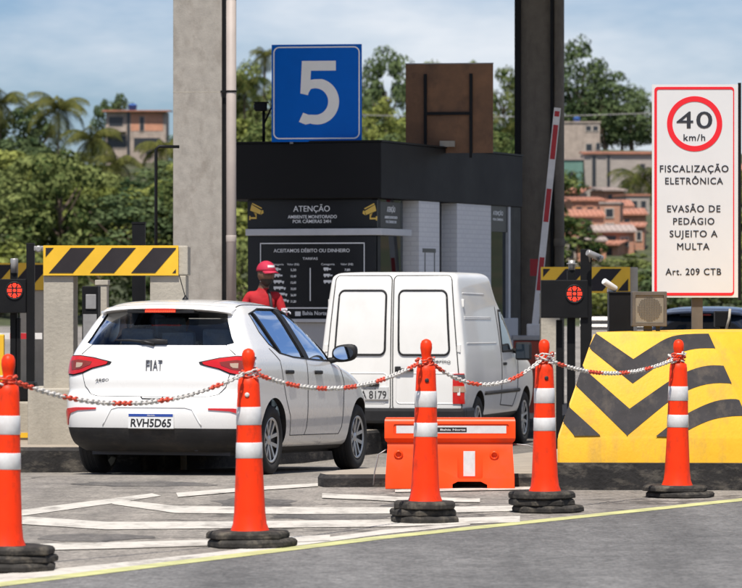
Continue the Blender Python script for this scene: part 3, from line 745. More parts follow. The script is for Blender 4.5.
    for ax in ('right', 'left'):
        sh.seam(sm, [(.90, .99), (.90, .40), (.86, .335)], ax, .004); sh.seam(sm, [(1.86, .97), (1.98, .80), (1.95, .40), (1.88, .335)], ax, .004)
        sh.seam(sm, [(-.02, 1.08), (.16, .98), (.22, .80), (.32, .62), (.42, .50), (.46, .335)], ax, .004); sh.seam(sm, [(.46, .335), (1.88, .335)], ax, .004)
    for sg in (1, -1): sh.seam(sm, [(sg * .565, -.22), (sg * .555, .2), (sg * .55, .7), (sg * .56, 1.05)], 'top', .005, .06)
    sm.build('panel_gap', 'black_plastic', t)
    rec = MB()
    for sg in (1, -1): sh.seam(rec, [(sg * -.44, .42), (sg * -.36, .56), (sg * -.30, .575), (0, .575)], 'rear', .006, .03)
    rec.build('plate_recess', paint, t)
    # rear spoiler with the brake lamp, wiper, plate
    sp = MB(); xs_ = [-.585 + 1.17 * k / 20 for k in range(21)]; ring = []
    for x in xs_:
        e = abs(x / .60); dy = .07 * e ** 2.2 + .10 * e ** 9; dz = -.03 * e ** 2.2 - .012 * e ** 8; k = 1 - .35 * e ** 4
        zb = 1.405
        ring.append([(x, -.26, zb + .055 + dz), (x, -.42 + dy, zb + .045 + dz), (x, -.54 + dy, zb + .022 + dz), (x, -.55 + dy, zb + .008 + dz), (x, -.53 + dy, zb - .004 + dz), (x, -.40 + dy, zb - .012 + dz), (x, -.26, zb - .01 + dz)])
    sp.add([p for r in ring for p in r], [(i * 7 + j, i * 7 + (j + 1) % 7, (i + 1) * 7 + (j + 1) % 7, (i + 1) * 7 + j) for i in range(20) for j in range(7)] + [tuple(range(6, -1, -1)), tuple(20 * 7 + j for j in range(7))], 0, True)
    spo = recalc(sp.build('spoiler', paint, t, sharp=50))
    bl = MB(); bl.box(-.30, .30, -.535, -.40, 1.372, 1.399, 0, .006); bl.build('brake_lamp_case', 'black_plastic', t)
    bl = MB()
    for k in range(14): bl.box(-.135 + k * .0195, -.119 + k * .0195, -.548, -.533, 1.379, 1.397, 0)
    bl.build('brake_lamp', 'lens_on' if detail else 'red_lens', t)
    if detail:
        wp = MB(); a = [sh.hit(x, z, 'rear') for x, z in ((-.02, 1.098), (-.12, 1.118), (-.25, 1.13), (-.37, 1.13))]
        wp.tube([h[0] + h[1] * .022 for h in a], [.017, .014, .010, .007], 8)
        a = [sh.hit(x, z, 'rear') for x, z in ((-.16, 1.125), (-.02, 1.135), (.085, 1.13))]
        wp.tube([h[0] + h[1] * .016 for h in a], .011, 8)
        b_ = sh.hit(.0, 1.125, 'rear')[0]; wp.box(-.14, .09, b_.y - .035, b_.y + .0, 1.108, 1.142, 0, .008)
        wp.build('rear_wiper', 'black_plastic', t)
        an = MB(); an.lathe([(.03, 0), (.026, .02), (.013, .035), (.006, .05)], 12, (0, .10, 1.488)); an.tube([(0, .10, 1.52), (0, -.06, 1.70)], .0045, 6); an.build('antenna', 'black_plastic', t)
        y0 = sh.hit(0, .47, 'rear')[0].y - .012
        pl = MB(); pl.box(-.205, .205, y0, y0 + .03, .395, .525, 0, .006); po = pl.build('number_plate', 'plate', t)
        q = MB(); q.box(-.198, .198, y0 - .002, y0 + .003, .497, .520); q.build('plate_band', 'plate_blue', po)
        lettering(po, 'BRASIL', 'plate', -.03, .04, .503, .010, y0 - .004)
        lettering(po, 'RVH5D65', 'ink', -.18, .18, .412, .066, y0 - .002, bold=0.022, slant=0.08)
        h = sh.hit(0, .93, 'rear')[0].y - .010
        for k, (a_, b2) in enumerate(((-.075, -.043), (-.036, -.022), (-.014, .03), (.034, .07))):
            lettering(t, 'FIAT'[k], 'badge_dark', a_, b2, .882, .092, h, name='badge', bold=0.0, depth=.012)
        h = sh.hit(-.45, .80, 'rear')[0].y - .003
        lettering(t, 'ARGO', 'ink', -.53, -.41, .792, .022, h, name='badge', slant=0.2)
    for ax, sg in (('right', 1), ('left', -1)):
        for y in (.38, 1.20):
            p = sh.hit(y, .885, ax)[0]; hd = MB()
            hd.box(p.x - .02, p.x + .02, y - .10, y + .10, .865, .898, 0, .012)
            hd.build('door_handle', 'black_plastic', t)
        p = sh.hit(1.62, 1.0, ax)[0]
        mr = MB(); pts = []
        bm = bmesh.new(); bmesh.ops.create_uvsphere(bm, u_segments=20, v_segments=12, radius=1)
        for q in bm.verts:
            c = q.co; k = (abs(c.x) ** 3 + abs(c.z) ** 3 + abs(c.y) ** 3) ** (-1 / 3)
            c *= k * 1.0
            c.x *= .115; c.z *= .078; c.y *= .06 if c.y < 0 else .10
            if c.y < 0: c.y *= .6
            c.x += .0; c.z += .012 * c.x / .1 * sg
        mr.bm(bm, 0, Matrix.Translation((sg * (abs(p.x) + .14), 1.66, 1.055)), True)
        mr.tube([(p.x, 1.64, .985), (sg * (abs(p.x) + .08), 1.655, 1.0)], [.03, .022], 8)
        mo = mr.build('door_mirror', 'black_plastic', t)
        g = MB(); g.prism([(.092 * math.cos(a) * (1 if abs(math.cos(a)) < .7 else 1), .058 * math.sin(a)) for a in [2 * math.pi * k / 24 for k in range(24)]], 0, .004, 'xz', 0, Matrix.Translation((sg * (abs(p.x) + .14), 1.620, 1.055)))
        g.build('mirror_glass', 'mirror', mo)
    for y in (0, 2.521):
        wheel(t, .745, y, .298, .185, 1); wheel(t, -.745, y, .298, .185, -1)
    ub = MB(); ub.box(-.62, .62, -.5, 3.0, .17, .30); ub.box(-.55, .55, -.06, .06, .22, .34)
    ub.tube([(.35, -.60, .23), (.35, -.2, .22)], .025, 10); ub.build('underbody', 'cabin', t)
    if real_cabin:
        for x in (-.36, .36):
            st = MB(); st.box(x - .24, x + .24, .85, 1.35, .45, .60, 0, .05)
            st.box(x - .23, x + .23, 0, .14, 0, .62, 0, .06, Matrix.Translation((0, .84, .52)) @ Matrix.Rotation(R(14), 4, 'X'))
            st.box(x - .14, x + .14, 0, .09, .65, .84, 0, .04, Matrix.Translation((0, .80, .52)) @ Matrix.Rotation(R(8), 4, 'X'))
            st.build('front_seat', 'seat_cloth', t)
        st = MB(); st.box(-.60, .60, .0, .5, .45, .58, 0, .05); st.box(-.60, .60, 0, .14, 0, .52, 0, .05, Matrix.Translation((0, -.10, .55)) @ Matrix.Rotation(R(12), 4, 'X'))
        for x in (-.37, 0, .37): st.box(x - .15, x + .15, -.10, -.02, 1.04, 1.25 if x else 1.22, 0, .035)
        st.build('rear_seat', 'seat_cloth', t)
        db = MB(); db.box(-.68, .68, 1.55, 1.95, .6, .95, 0, .06); db.build('dashboard', 'cabin', t)
        swm = MB(); swm.tube([(-.36 + .18 * math.cos(a), 1.45 - .06 * math.sin(a), .93 + .17 * math.sin(a)) for a in [2 * math.pi * k / 24 for k in range(24)]], .014, 6, closed=True); swm.build('steering_wheel', 'cabin', t)
    return t, sh
CAR_RZ = -R(16.7)
# rear right wheel meets the road at pixel (269, 474.3)
_c = G(268.8, 474.3)
CAR_LOC = Vector((_c.x - .80 * math.cos(CAR_RZ) + 0.0, _c.y - .745 * math.sin(CAR_RZ), 0.0))
car, car_shell = hatchback('white hatchback with a lit brake lamp on the rear spoiler, waiting behind the van', CAR_LOC, CAR_RZ, 'white_paint', True, True)
car.location.z = gz(CAR_LOC.y)
car.rotation_euler = (-0.0215, 0, CAR_RZ)          # the road falls away towards the booths

# ------------------------------------------------------------------ the small white van
VAN = [  # y = 0 at the rear doors
    (0.28, .66, .10, 3.70, .12, 4.0, .5, 3), (0.34, .735, .02, 3.82, .12, 4.5, .5, 3), (0.42, .77, .0, 3.86, .11, 4.5, .5, 3), (0.55, .792, .0, 3.88, .10, 4.5, .5, 3),
    (0.75, .80, .0, 3.84, .10, 4.5, .5, 3), (0.88, .797, .005, 3.60, .10, 4.5, .5, 3), (0.97, .790, .01, 2.95, .10, 4.5, .4, 3), (1.02, .785, .012, 2.74, .10, 4.5, .35, 3),
    (1.15, .770, .018, 2.60, .10, 4.5, .3, 3), (1.30, .752, .028, 2.42, .10, 4.5, .3, 3), (1.42, .735, .04, 2.24, .10, 4.5, .3, 3), (1.52, .722, .05, 2.04, .10, 4.5, .25, 3.2),
    (1.62, .708, .062, 1.93, .10, 4.5, .22, 3.2), (1.70, .697, .073, 1.87, .10, 4.5, .22, 3.2), (1.755, .685, .085, 1.82, .11, 4.2, .22, 3.0), (1.787, .655, .108, 1.76, .13, 3.6, .22, 2.8), (1.804, .60, .15, 1.68, .17, 3.0, .24, 2.6), (1.812, .44, .28, 1.5, .22, 2.6, .25, 2.3)]
VAN_RZ = -R(14)
VY = 43.2
VAN_LOC = Vector((X_at(391.5, VY), VY, gz(VY)))
van = thing('delivery_van', 'white panel van with blank rear door panels, stopped beside the booth', 'van', VAN_LOC, VAN_RZ)
van.scale = (1, 1, 1.05)
mb = loft(VAN, 0.02, 3); vsh = Shell(mb)
for i, f in enumerate(mb.f):
    c = [sum(mb.v[q][k] for q in f) / len(f) for k in range(3)]
    if c[2] < 0.36: mb.m[i] = 1
vb = recalc(mb.build('body', ['van_white', 'bumper_plastic'], van))
boolean(vb, [cutter(cyl_x(a, b, y, .29, .33)) for y in (.72, 3.12) for a, b in ((.52, 1.2), (-1.2, -.52))])
for y in (.72, 3.12): wheel(van, .695, y, .282, .165, 1); wheel(van, -.695, y, .282, .165, -1)
ub = MB(); ub.box(-.55, .55, .3, 3.5, .2, .36); ub.tube([(-.3, .0, .24), (-.3, .5, .24)], .025, 8); ub.build('underbody', 'cabin', van)
def rrect(x0, x1, z0, z1, r, n=6, taper=0.0):
    pts = []
    for cx, cz, a0 in ((x1 - r, z1 - r, 0), (x0 + r, z1 - r, 90), (x0 + r, z0 + r, 180), (x1 - r, z0 + r, 270)):
        for k in range(n + 1):
            a = R(a0 + 90 * k / n); pts.append((cx + r * math.cos(a), cz + r * math.sin(a)))
    mid = (x0 + x1) / 2
    return pts
def shear(pts, x_in, k, z0): return [(x + (x - x_in) * -k * (z - z0), z) for x, z in pts]
for sg in (1, -1):
    d = shear(rrect(.012, .735, .43, 1.775, .05), 0, .13, .6)
    d = [(sg * x, z) for x, z in d]
    dm = MB(); vsh.seam(dm, d + [d[0]], 'rear', .006, .05); dm.build('door_gap', 'black_plastic', van)
    q = shear(rrect(.075, .625, .985, 1.625, .06), 0, .11, .9)
    q = [(sg * x, z) for x, z in q]
    door = vsh.patch(q, 'rear', .007, 26, 14, .012).build('rear_door_panel', 'van_white', van)
    rub = MB(); vsh.seam(rub, q + [q[0]], 'rear', .0115, .04, .004); rub.build('rubber_seal', 'black_plastic', door)
    # pressed lower panel of the door
    l_ = [(sg * x, z) for x, z in rrect(.05, .70, .50, .80, .04)]
    pr = MB(); vsh.seam(pr, l_ + [l_[0]], 'rear', .007, .05, -.002); pr.build('pressed_panel', 'van_white', van)
    lm = [(sg * x, z) for x, z in ((.655, .50), (.655, .80), (.775, .80), (.785, .50))]
    lo = vsh.patch(lm, 'rear', .010, 24, 10, .02, .16).build('tail_lamp', 'red_lens', van)
    for z0, z1, mm in ((.615, .675, 'clear_lens'), (.745, .79, 'badge_dark')):
        vsh.patch([(sg * .66, z0), (sg * .66, z1), (sg * .772, z1), (sg * .776, z0)], 'rear', .014, 20, 4, .006, .16).build('lamp_inset', mm, lo)
    for z in (.62, 1.05, 1.50):
        h = vsh.hit(sg * .715, z, 'rear')
        if h: hg = MB(); hg.box(h[0].x - .02, h[0].x + .02, h[0].y - .012, h[0].y + .02, z - .04, z + .04, 0, .006); hg.build('door_hinge', 'van_white', van)
hd = MB(); hd.box(.06, .24, -.035, .0, .82, .85, 0, .01); hd.box(.04, .10, -.03, .02, .80, .87, 0, .01); hd.build('door_handle', 'black_plastic', van)
lettering(van, 'Fiorino', 'ink', .42, .63, .905, .036, vsh.hit(.5, .92, 'rear')[0].y - .006, name='badge', slant=0.15)
bp = MB(); bp.box(-.80, .80, -.085, .06, .30, .455, 0, .03); bp.box(-.805, -.68, .0, .42, .30, .455, 0, .03); bp.box(.68, .805, .0, .42, .30, .455, 0, .03); bp.build('rear_bumper', 'black_plastic', van)
pl = MB(); pl.box(-.43, -.03, -.022, .01, .535, .665, 0, .006); po = pl.build('number_plate', 'plate_grey', van)
lettering(po, 'SALVADOR', 'ink', -.30, -.16, .636, .016, -.024); lettering(po, 'JPA 8179', 'ink', -.41, -.05, .548, .076, -.024, bold=.012)
lt = MB(); lt.box(-.33, -.13, -.04, .02, .672, .70, 0, .008); lt.build('plate_lamp', 'black_plastic', van)
vs_ = MB()
for z, a, b in ((1.60, .25, 1.25), (1.36, .2, 1.45), (1.345, .2, 1.45), (1.10, .2, 1.6)):
    for ax in ('right', 'left'):
        rb_ = MB(); vsh.seam(rb_, [(a, z), (b, z - .01)], ax, .007, .05, -.003); rb_.build('side_pressing', 'van_white', van)
for ax in ('right', 'left'): vsh.seam(vs_, [(1.72, 1.46), (1.78, .95), (1.78, .45), (2.45, .42), (2.62, .60), (2.62, .98)], ax, .006)
vs_.build('panel_gap', 'bumper_plastic', van)
for ax, sg in (('right', 1), ('left', -1)):
    vsh.patch([(1.86, 1.42), (2.10, 1.42), (2.32, 1.28), (2.60, 1.02), (2.56, 1.00), (1.84, 1.00)], ax, .004, 24, 8, .008).build('side_window', 'dark_glass', van)
    q = MB(); vsh.seam(q, [(1.86, 1.42), (2.10, 1.42), (2.32, 1.28), (2.60, 1.02), (2.56, 1.00), (1.84, 1.00), (1.86, 1.42)], ax, .014, .05); q.build('window_seal', 'black_plastic', van)
    q = MB(); vsh.seam(q, [(.95, .585), (1.9, .585), (2.7, .585)], ax, .022, .06); q.build('rub_strip', 'bumper_plastic', van)
    p = vsh.hit(2.45, 1.0, ax)[0]
    q = MB(); q.box(sg * .90 - .09, sg * .90 + .09, 2.40, 2.48, .90, 1.09, 0, .03); q.tube([(p.x, 2.47, 1.0), (sg * .84, 2.44, .99)], .025, 8); mo = q.build('door_mirror', 'black_plastic', van)
    q = MB(); q.box(sg * .90 - .072, sg * .90 + .072, 2.392, 2.398, .92, 1.07); q.build('mirror_glass', 'dark_glass', mo)  # dark pane colour stands in for the dark reflection in the mirror
    h = vsh.hit(1.9, .87, ax)[0]; q = MB(); q.box(h.x - .015, h.x + .015, 1.85, 2.0, .855, .885, 0, .01); q.build('door_handle', 'black_plastic', van)
vsh.patch([(-.60, 1.05), (-.52, 1.42), (.52, 1.42), (.60, 1.05)], 'front', .004, 20, 8, .01).build('windscreen', 'dark_glass', van)
for sg in (1, -1): vsh.patch([(sg * .45, .66), (sg * .45, .80), (sg * .70, .80), (sg * .70, .66)], 'front', .006, 8, 6, .01).build('headlight', 'clear_lens', van)

# dark car standing in the next lane, behind the nose block
_p = P(690, 300, 58)
dark, _ = hatchback('dark blue car beyond the lamp and the speed sign post', (X_at(706, 58), 58, gz(58)), -R(12), 'dark_paint', False, False)
dark.name = 'dark_hatchback'

# ------------------------------------------------------------------ road cones and the chain between them
def cone_profile(): return [(.122, 0), (.118, .012), (.104, .05), (.096, .12), (.090, .25), (.083, .40), (.081, .452), (.079, .548), (.0785, .552), (.0765, .655), (.073, .765), (.0725, .77), (.067, .90), (.062, .935), (.048, .945), (.036, .955), (.032, .975),
                        (.030, 1.00), (.036, 1.03), (.041, 1.06), (.040, 1.09), (.030, 1.112), (.012, 1.122), (.002, 1.124)]
CONE_PX = [(5, 570, .94, 3, 0.0), (250, 546.5, .978, 2, 0.6), (425, 522.3, .963, 3, 1.1), (545, 512, .945, 3, 2.0), (677, 497, .976, 2, 0.3)]
CONE_LABELS = ['orange cone cut by the edge of the picture at the near end of the chain', 'orange cone in front of the hatchback rear wheel', 'orange cone in front of the orange water barrier',
               'orange cone between the water barrier and the striped nose block', 'orange cone in front of the striped nose block, at the far end of the chain']
cone_tops = []
cone_seed = random.Random(11)
prev_cone = None
for i, (x, y, sc, rings, ang) in enumerate(CONE_PX):
    p = G(x, y); t = thing('traffic_cone', CONE_LABELS[i], 'traffic cone', p, R(-10 + 25 * cone_seed.random()), 'orange cones along the chain'); t.rotation_euler.y = R((.9, -.5, .4, -.3, .6)[i])
    z = 0.004
    bz = []
    for k in range(rings):
        h = .042 + .007 * cone_seed.random(); rr = (.262, .242, .208, .228, .240)[i] + .016 * cone_seed.random() - .008 * k
        m = MB(); off = (cone_seed.uniform(-.022, .022), cone_seed.uniform(-.02, .02), z)
        m.lathe([(rr * .55, 0), (rr * 1.05, .0), (rr * 1.07, h * .10), (rr * 1.07, h * .62), (rr * 1.02, h * .90), (rr * .95, h), (rr * .45, h * 1.0)], 8, off, smooth=False, ripple=lambda a, zz, q=ang + k: 1 + .03 * math.sin(3 * a + q * 2) + .012 * math.sin(5 * a + zz * 40))
        ro = m.build('rubber_base', 'cone_base', t); ro.rotation_euler.z = R(22.5 + cone_seed.uniform(-14, 14)); md_ = ro.modifiers.new('edge', 'BEVEL'); md_.width = .004; md_.segments = 2; z += h
    body = MB(); body.lathe([(r * sc, zz * sc + z - .01) for r, zz in cone_profile()], 40)
    # moulded rib down the back and the lug hole
    body.build('cone_body', 'orange_cone', t, sharp=60)
    for a, b, ra, rb in ((.452, .548, .081, .079), (.655, .765, .0765, .073)):
        q = MB(); q.lathe([((ra + .0002) * sc, a * sc + z - .01), ((ra + .0022) * sc, (a + .003) * sc + z - .01), ((rb + .0022) * sc, (b - .003) * sc + z - .01), ((rb + .0002) * sc, b * sc + z - .01)], 40); q.build('reflective_band', 'reflective', t)
    if i in (1, 2, 3):
        q = MB(); q.lathe([(.014, 0), (.014, .004), (.008, .006), (.001, .006)], 14, mat4=Matrix.Translation((.0, -.071 * sc, .83 * sc + z)) @ Matrix.Rotation(R(88), 4, 'X')); q.build('lug', 'chain_white' if i == 1 else 'ink', t)
        t.rotation_euler.z = R((-6, 4, 10)[i - 1])
    cone_tops.append(p + Vector((0, 0, .962 * sc + z)))
def chain(a, b, sag, label, seedv, wrap_a=True, wrap_b=False):
    mb = MB(); rd = random.Random(seedv)
    n = 120; pts = []
    for k in range(n + 1):
        t = k / n; p = a.lerp(b, t); p.z -= sag * 4 * t * (1 - t); pts.append(p)
    ls = [0]
    for p, q in zip(pts[:-1], pts[1:]): ls.append(ls[-1] + (q - p).length)
    pitch = .027; N = int(ls[-1] / pitch); col = rd.choice([0, 1]); left = rd.randint(6, 9)
    def link_at(p, tdir, roll, mi):
        tdir = tdir.normalized(); u = tdir.cross(Vector((0, 0, 1))).normalized(); v = u.cross(tdir)
        u2 = u * math.cos(roll) + v * math.sin(roll); v2 = tdir.cross(u2)
        c = [p + tdir * (.0200 * math.cos(a_)) + u2 * (.0112 * math.sin(a_)) for a_ in [2 * math.pi * k / 12 for k in range(12)]]
        mb.tube(c, .0058, 6, mi, closed=True)
    for k in range(N):
        s = (k + .5) * pitch; j = max(1, min(n, int(np.searchsorted(ls, s)))); t = (s - ls[j - 1]) / (ls[j] - ls[j - 1])
        p = pts[j - 1].lerp(pts[j], t); link_at(p, pts[j] - pts[j - 1], (k % 2) * R(90) + rd.uniform(-.3, .3), col); left -= 1
        if left <= 0: col = 1 - col; left = rd.randint(5, 9) if col == 0 else rd.randint(9, 16)
    # turns round the neck of the cone
    for c0, do in ((a, wrap_a), (b, wrap_b)):
        if not do: continue
        ctr = c0 + Vector((0, 0, 0)); m_ = 9
        for tt in range(2):
            for k in range(m_):
                an = 2 * math.pi * k / m_ + tt * .4; r_ = .050 + .006 * tt
                link_at(ctr + Vector((r_ * math.cos(an), r_ * math.sin(an), .004 + .026 * tt + .008 * math.sin(an))), Vector((-math.sin(an), math.cos(an), 0)), (k % 2) * R(90), 1 if (k + tt) % 5 else 0)
    return tag(mb.build('plastic_chain', ['chain_red', 'chain_white']), label, 'chain', 'red and white chain strung between the cones')
CH = ['sagging red and white chain crossing the hatchback rear, from the nearest cone', 'red and white chain crossing the hatchback side, up to the cone by the water barrier', 'red and white chain crossing the van tail lamp above the water barrier', 'red and white chain hanging in front of the striped nose block']
for i, sag in enumerate((.155, .135, .165, .10)):
    a, b = cone_tops[i], cone_tops[i + 1]; d_ = (b - a).normalized() * .05
    chain(a + d_, b - d_, sag, CH[i], 20 + i, False, False)
    # (knots below)
def knot(i):
    pass
for i in range(5):
    c0 = cone_tops[i]; mb = MB(); rd = random.Random(40 + i)
    for tt in range(3 if i in (3, 4) else 2):
        for k in range(9):
            an = 2 * math.pi * k / 9 + tt * .4; r_ = .044 + .006 * tt + rd.uniform(0, .006)
            p = c0 + Vector((r_ * math.cos(an), r_ * math.sin(an), -.012 + .022 * tt + .01 * math.sin(an + tt)))
            td = Vector((-math.sin(an), math.cos(an), rd.uniform(-.4, .4))).normalized(); u = td.cross(Vector((0, 0, 1))).normalized(); v = u.cross(td); ro = (k % 2) * R(90) + rd.uniform(-.4, .4)
            u2 = u * math.cos(ro) + v * math.sin(ro)
            mb.tube([p + td * (.021 * math.cos(a_)) + u2 * (.0118 * math.sin(a_)) for a_ in [2 * math.pi * q / 12 for q in range(12)]], .0055, 6, 0 if rd.random() < (.75 if i < 3 else .3) else 1, closed=True)
    root = [o for o in COL.objects if o.name.startswith('traffic_cone')][i]
    o = mb.build('chain_loop', ['chain_red', 'chain_white']); o.parent = root
    o.matrix_parent_inverse = (Matrix.Translation(root.location) @ root.rotation_euler.to_matrix().to_4x4()).inverted()

# ------------------------------------------------------------------ orange water-filled barrier
BY = 32.05
bx0, bx1 = X_at(385, BY), X_at(516, BY); bw = (bx1 - bx0) / 2
wb = thing('water_barrier', 'orange plastic water-filled barrier with a white reflective strip', 'barrier', ((bx0 + bx1) / 2, BY + .17, 0.004), R(-1.5))
H_ = .545
mb = MB()
# lower body: tapering box with a forklift notch below; then the waist and the overhanging upper rail
def ringbox(z, hw, hd): return [(-hw, -hd, z), (hw, -hd, z), (hw, hd, z), (-hw, hd, z)]
bm = bmesh.new()
prof = [(0, bw * .985, .20), (.08, bw * .985, .19), (.32, bw * .955, .135), (.355, bw * .96, .12), (.37, bw * .99, .135), (.39, bw, .15), (.515, bw, .145), (.535, bw * .995, .135), (.545, bw * .985, .12)]
vsr = []
for z, hw, hd in prof: vsr.append([bm.verts.new(p) for p in ringbox(z, hw, hd)])
for a, b in zip(vsr[:-1], vsr[1:]):
    for k in range(4): bm.faces.new((a[k], a[(k + 1) % 4], b[(k + 1) % 4], b[k]))
bm.faces.new(reversed(vsr[0])); bm.faces.new(vsr[-1])
bmesh.ops.bevel(bm, geom=[e for e in bm.edges if abs((e.verts[0].co - e.verts[1].co).z) > .005 and e.calc_face_angle(0) > .5], offset=.018, segments=3, affect='EDGES')
mb.bm(bm, 0, None, True)
bo = mb.build('barrier_body', ['orange_barrier', 'orange_barrier'], wb)
cut = MB(); cut.prism([(.02, -.05), (.02, .035), (.06, .055), (.24, .055), (.29, .03), (.29, -.05)], -.5, .5, 'xz', 1)
cut2 = MB(); cut2.prism(rrect(-bw * .86, bw * .90, .415, .50, .015), -.30, -.139, 'xz', 1)
cut3 = MB(); cut3.prism(rrect(.06, .255, .075, .30, .02), -.30, -.150, 'xz', 1)
boolean(bo, [cutter(cut), cutter(cut2), cutter(cut3)]); bo.data.materials[1] = M('orange_barrier'); recalc(bo)
q = MB(); q.box(-bw * .82, bw * .86, -.1405, -.132, .428, .487); st = q.build('reflective_strip', 'reflective', wb)
q = MB(); q.box(-.11, .13, -.1435, -.1395, .438, .474, 0, .003); lo = q.build('maker_label', 'ink', wb)
lettering(lo, 'Bahia Norte', 'reflective', -.075, .12, .449, .015, -.1445, bold=.02)
q = MB(); q.box(.105, .195, -.1525, -.1475, .095, .29); q.build('reflective_panel', 'reflective', wb)
for x, z in ((-.40, .265), (.345, .26)):
    y = -.148; q = MB()
    q.lathe([(.034, 0), (.036, .012), (.030, .020), (.022, .022), (.020, .008), (.001, .008)], 22, mat4=Matrix.Translation((x, y, z)) @ Matrix.Rotation(R(100), 4, 'X'))
    q.build('filler_cap', 'orange_barrier', wb)
for sx in (-1, 1):
    q = MB(); q.tube([(sx * bw * .97, -.06, .30), (sx * (bw + .05), -.06, .26), (sx * (bw + .08), -.05, .12), (sx * (bw + .09), -.05, .02)] if sx < 0 else [(sx * bw * .97, .0, .34), (sx * (bw + .10), .0, .33), (sx * (bw + .20), .02, .28)], .006, 6)
    q.build('tie_wire', 'gal_steel', wb)

# ------------------------------------------------------------------ striped concrete nose block
NB = [(X_at(557, 31.9), 31.90), (X_at(757, 31.82), 31.82), (4.16, 32.8), (5.07, 35.7), (2.49, 35.7)]
ZB1, ZB2, ZT = Z_at(463, 31.88), Z_at(437, 31.9), Z_at(332, 32.38)
tx0, tx1 = X_at(593.5, 32.4), X_at(709, 32.35)
NT = [(tx0, 32.40), (tx1, 32.35), (3.58, 33.1), (4.4, 35.3), (2.83, 35.3)]
blk = thing('crash_block', 'yellow concrete nose block with dark grey chevron stripes', 'crash barrier', (2.3, 33.5, 0.0))
def W2(p): return (p[0] - 2.3, p[1] - 33.5, p[2])
mb = MB(); n = 5
r0 = [(p[0], p[1] - .0, -.03) for p in NB]; r1 = [(p[0], p[1], ZB2) for p in NB]; r2 = [(p[0], p[1], ZT) for p in NT]
bm = bmesh.new(); rows = [[bm.verts.new(W2(p)) for p in r] for r in (r0, r1, r2)]
for a, b in zip(rows[:-1], rows[1:]):
    for k in range(n): bm.faces.new((a[k], a[(k + 1) % n], b[(k + 1) % n], b[k]))
bm.faces.new(rows[2]); bm.faces.new(reversed(rows[0]))
bmesh.ops.bevel(bm, geom=[e for e in bm.edges if e.verts[0].co.z > .3 or e.verts[1].co.z > .3], offset=.018, segments=2, affect='EDGES')
mb.bm(bm); body = recalc(mb.build('block_body', 'yellow_paint', blk, sharp=40))
# black plinth paint, 4 mm proud
c_ = Vector((3.06, 33.7))
def grow(p, d): v = Vector(p) - c_; return tuple(c_ + v * (1 + d / v.length))
q = MB(); g = [grow(p, .012) for p in NB]
q.add([W2((x, y, -.03)) for x, y in g] + [W2((x, y, ZB1)) for x, y in g] + [W2((x, y, ZB1 + .004)) for x, y in NB], [(i, (i + 1) % n, (i + 1) % n + n, i + n) for i in range(n)] + [(i + n, (i + 1) % n + n, (i + 1) % n + 2 * n, i + 2 * n) for i in range(n)])
recalc(q.build('plinth', 'kerb_black', blk))
# stripes: painted bands on the sloping front face; u runs 0..1 between its slanted edges, v 0..1 up
A0, A1, A2, A3 = Vector((*NB[0], ZB2)), Vector((*NB[1], ZB2)), Vector((*NT[1], ZT)), Vector((*NT[0], ZT))
nrm = (A1 - A0).cross(A3 - A0).normalized()
if nrm.y > 0: nrm = -nrm
def on_face(px, py):
    d_ = Vector(((px - CX) / F, 1, -(py - CY) / F)); o = Vector((0, 0, HC)); k = (A0 - o).dot(nrm) / d_.dot(nrm); return o + d_ * k
def inside(p):
    """keep paint inside the face: clamp to the slanted left and right edges"""
    t = (p.z - ZB2) / (ZT - ZB2); xl = A0.x + (A3.x - A0.x) * t + .006; xr = A1.x + (A2.x - A1.x) * t - .006
    p.x = min(max(p.x, xl), xr); return p
def stripe(top, bot, res=10):
    def dens(pl):
        out = []
        for _ in range(2 if len(pl) > 2 else 0):
            np_ = [pl[0]]
            for a, b in zip(pl[:-1], pl[1:]): np_ += [(a[0] * .75 + b[0] * .25, a[1] * .75 + b[1] * .25), (a[0] * .25 + b[0] * .75, a[1] * .25 + b[1] * .75)]
            pl = np_ + [pl[-1]]
        L_ = [0]
        for a, b in zip(pl[:-1], pl[1:]): L_.append(L_[-1] + math.dist(a, b))
        for k in range(res + 1):
            s = L_[-1] * k / res; j = 1
            while j < len(L_) - 1 and L_[j] < s: j += 1
            t = (s - L_[j - 1]) / (L_[j] - L_[j - 1]); out.append((pl[j - 1][0] + (pl[j][0] - pl[j - 1][0]) * t, pl[j - 1][1] + (pl[j][1] - pl[j - 1][1]) * t))
        return out
    a = [inside(on_face(*p)) + nrm * .004 for p in dens(top)]; b = [inside(on_face(*p)) + nrm * .004 for p in dens(bot)]
    m = res + 1
    q.add([W2(p) for p in a + b], [(i, i + 1, m + i + 1, m + i) for i in range(res)])
q = MB()
z2 = lambda x, y: (540 + x / 2.673, 290 + y / 2.673)
z3 = lambda x, y: (550 + x / 3.266, 320 + y / 3.266)
def zz(*p): return [z3(*q_) for q_ in p]
stripe(zz((150, 44), (272, 128)), zz((122, 88), (270, 208)))
stripe(zz((272, 128), (330, 90), (385, 56), (440, 46), (518, 45)), zz((270, 208), (345, 155), (410, 112), (470, 93), (540, 93)), 18)
stripe(zz((97, 148), (260, 290)), zz((66, 196), (252, 378)))
stripe(zz((260, 290), (335, 237), (400, 192), (460, 162), (520, 147), (574, 150)), zz((252, 378), (340, 305), (405, 253), (465, 222), (530, 205), (600, 208)), 18)
stripe(zz((38, 262), (165, 378)), zz((16, 302), (80, 379)))
stripe(zz((345, 381), (410, 328), (470, 293), (540, 263), (600, 257), (625, 262)), zz((385, 382), (430, 372), (480, 345), (530, 324), (590, 314), (640, 313)), 18)
recalc(q.build('chevron_stripes', 'grey_stripe', blk))

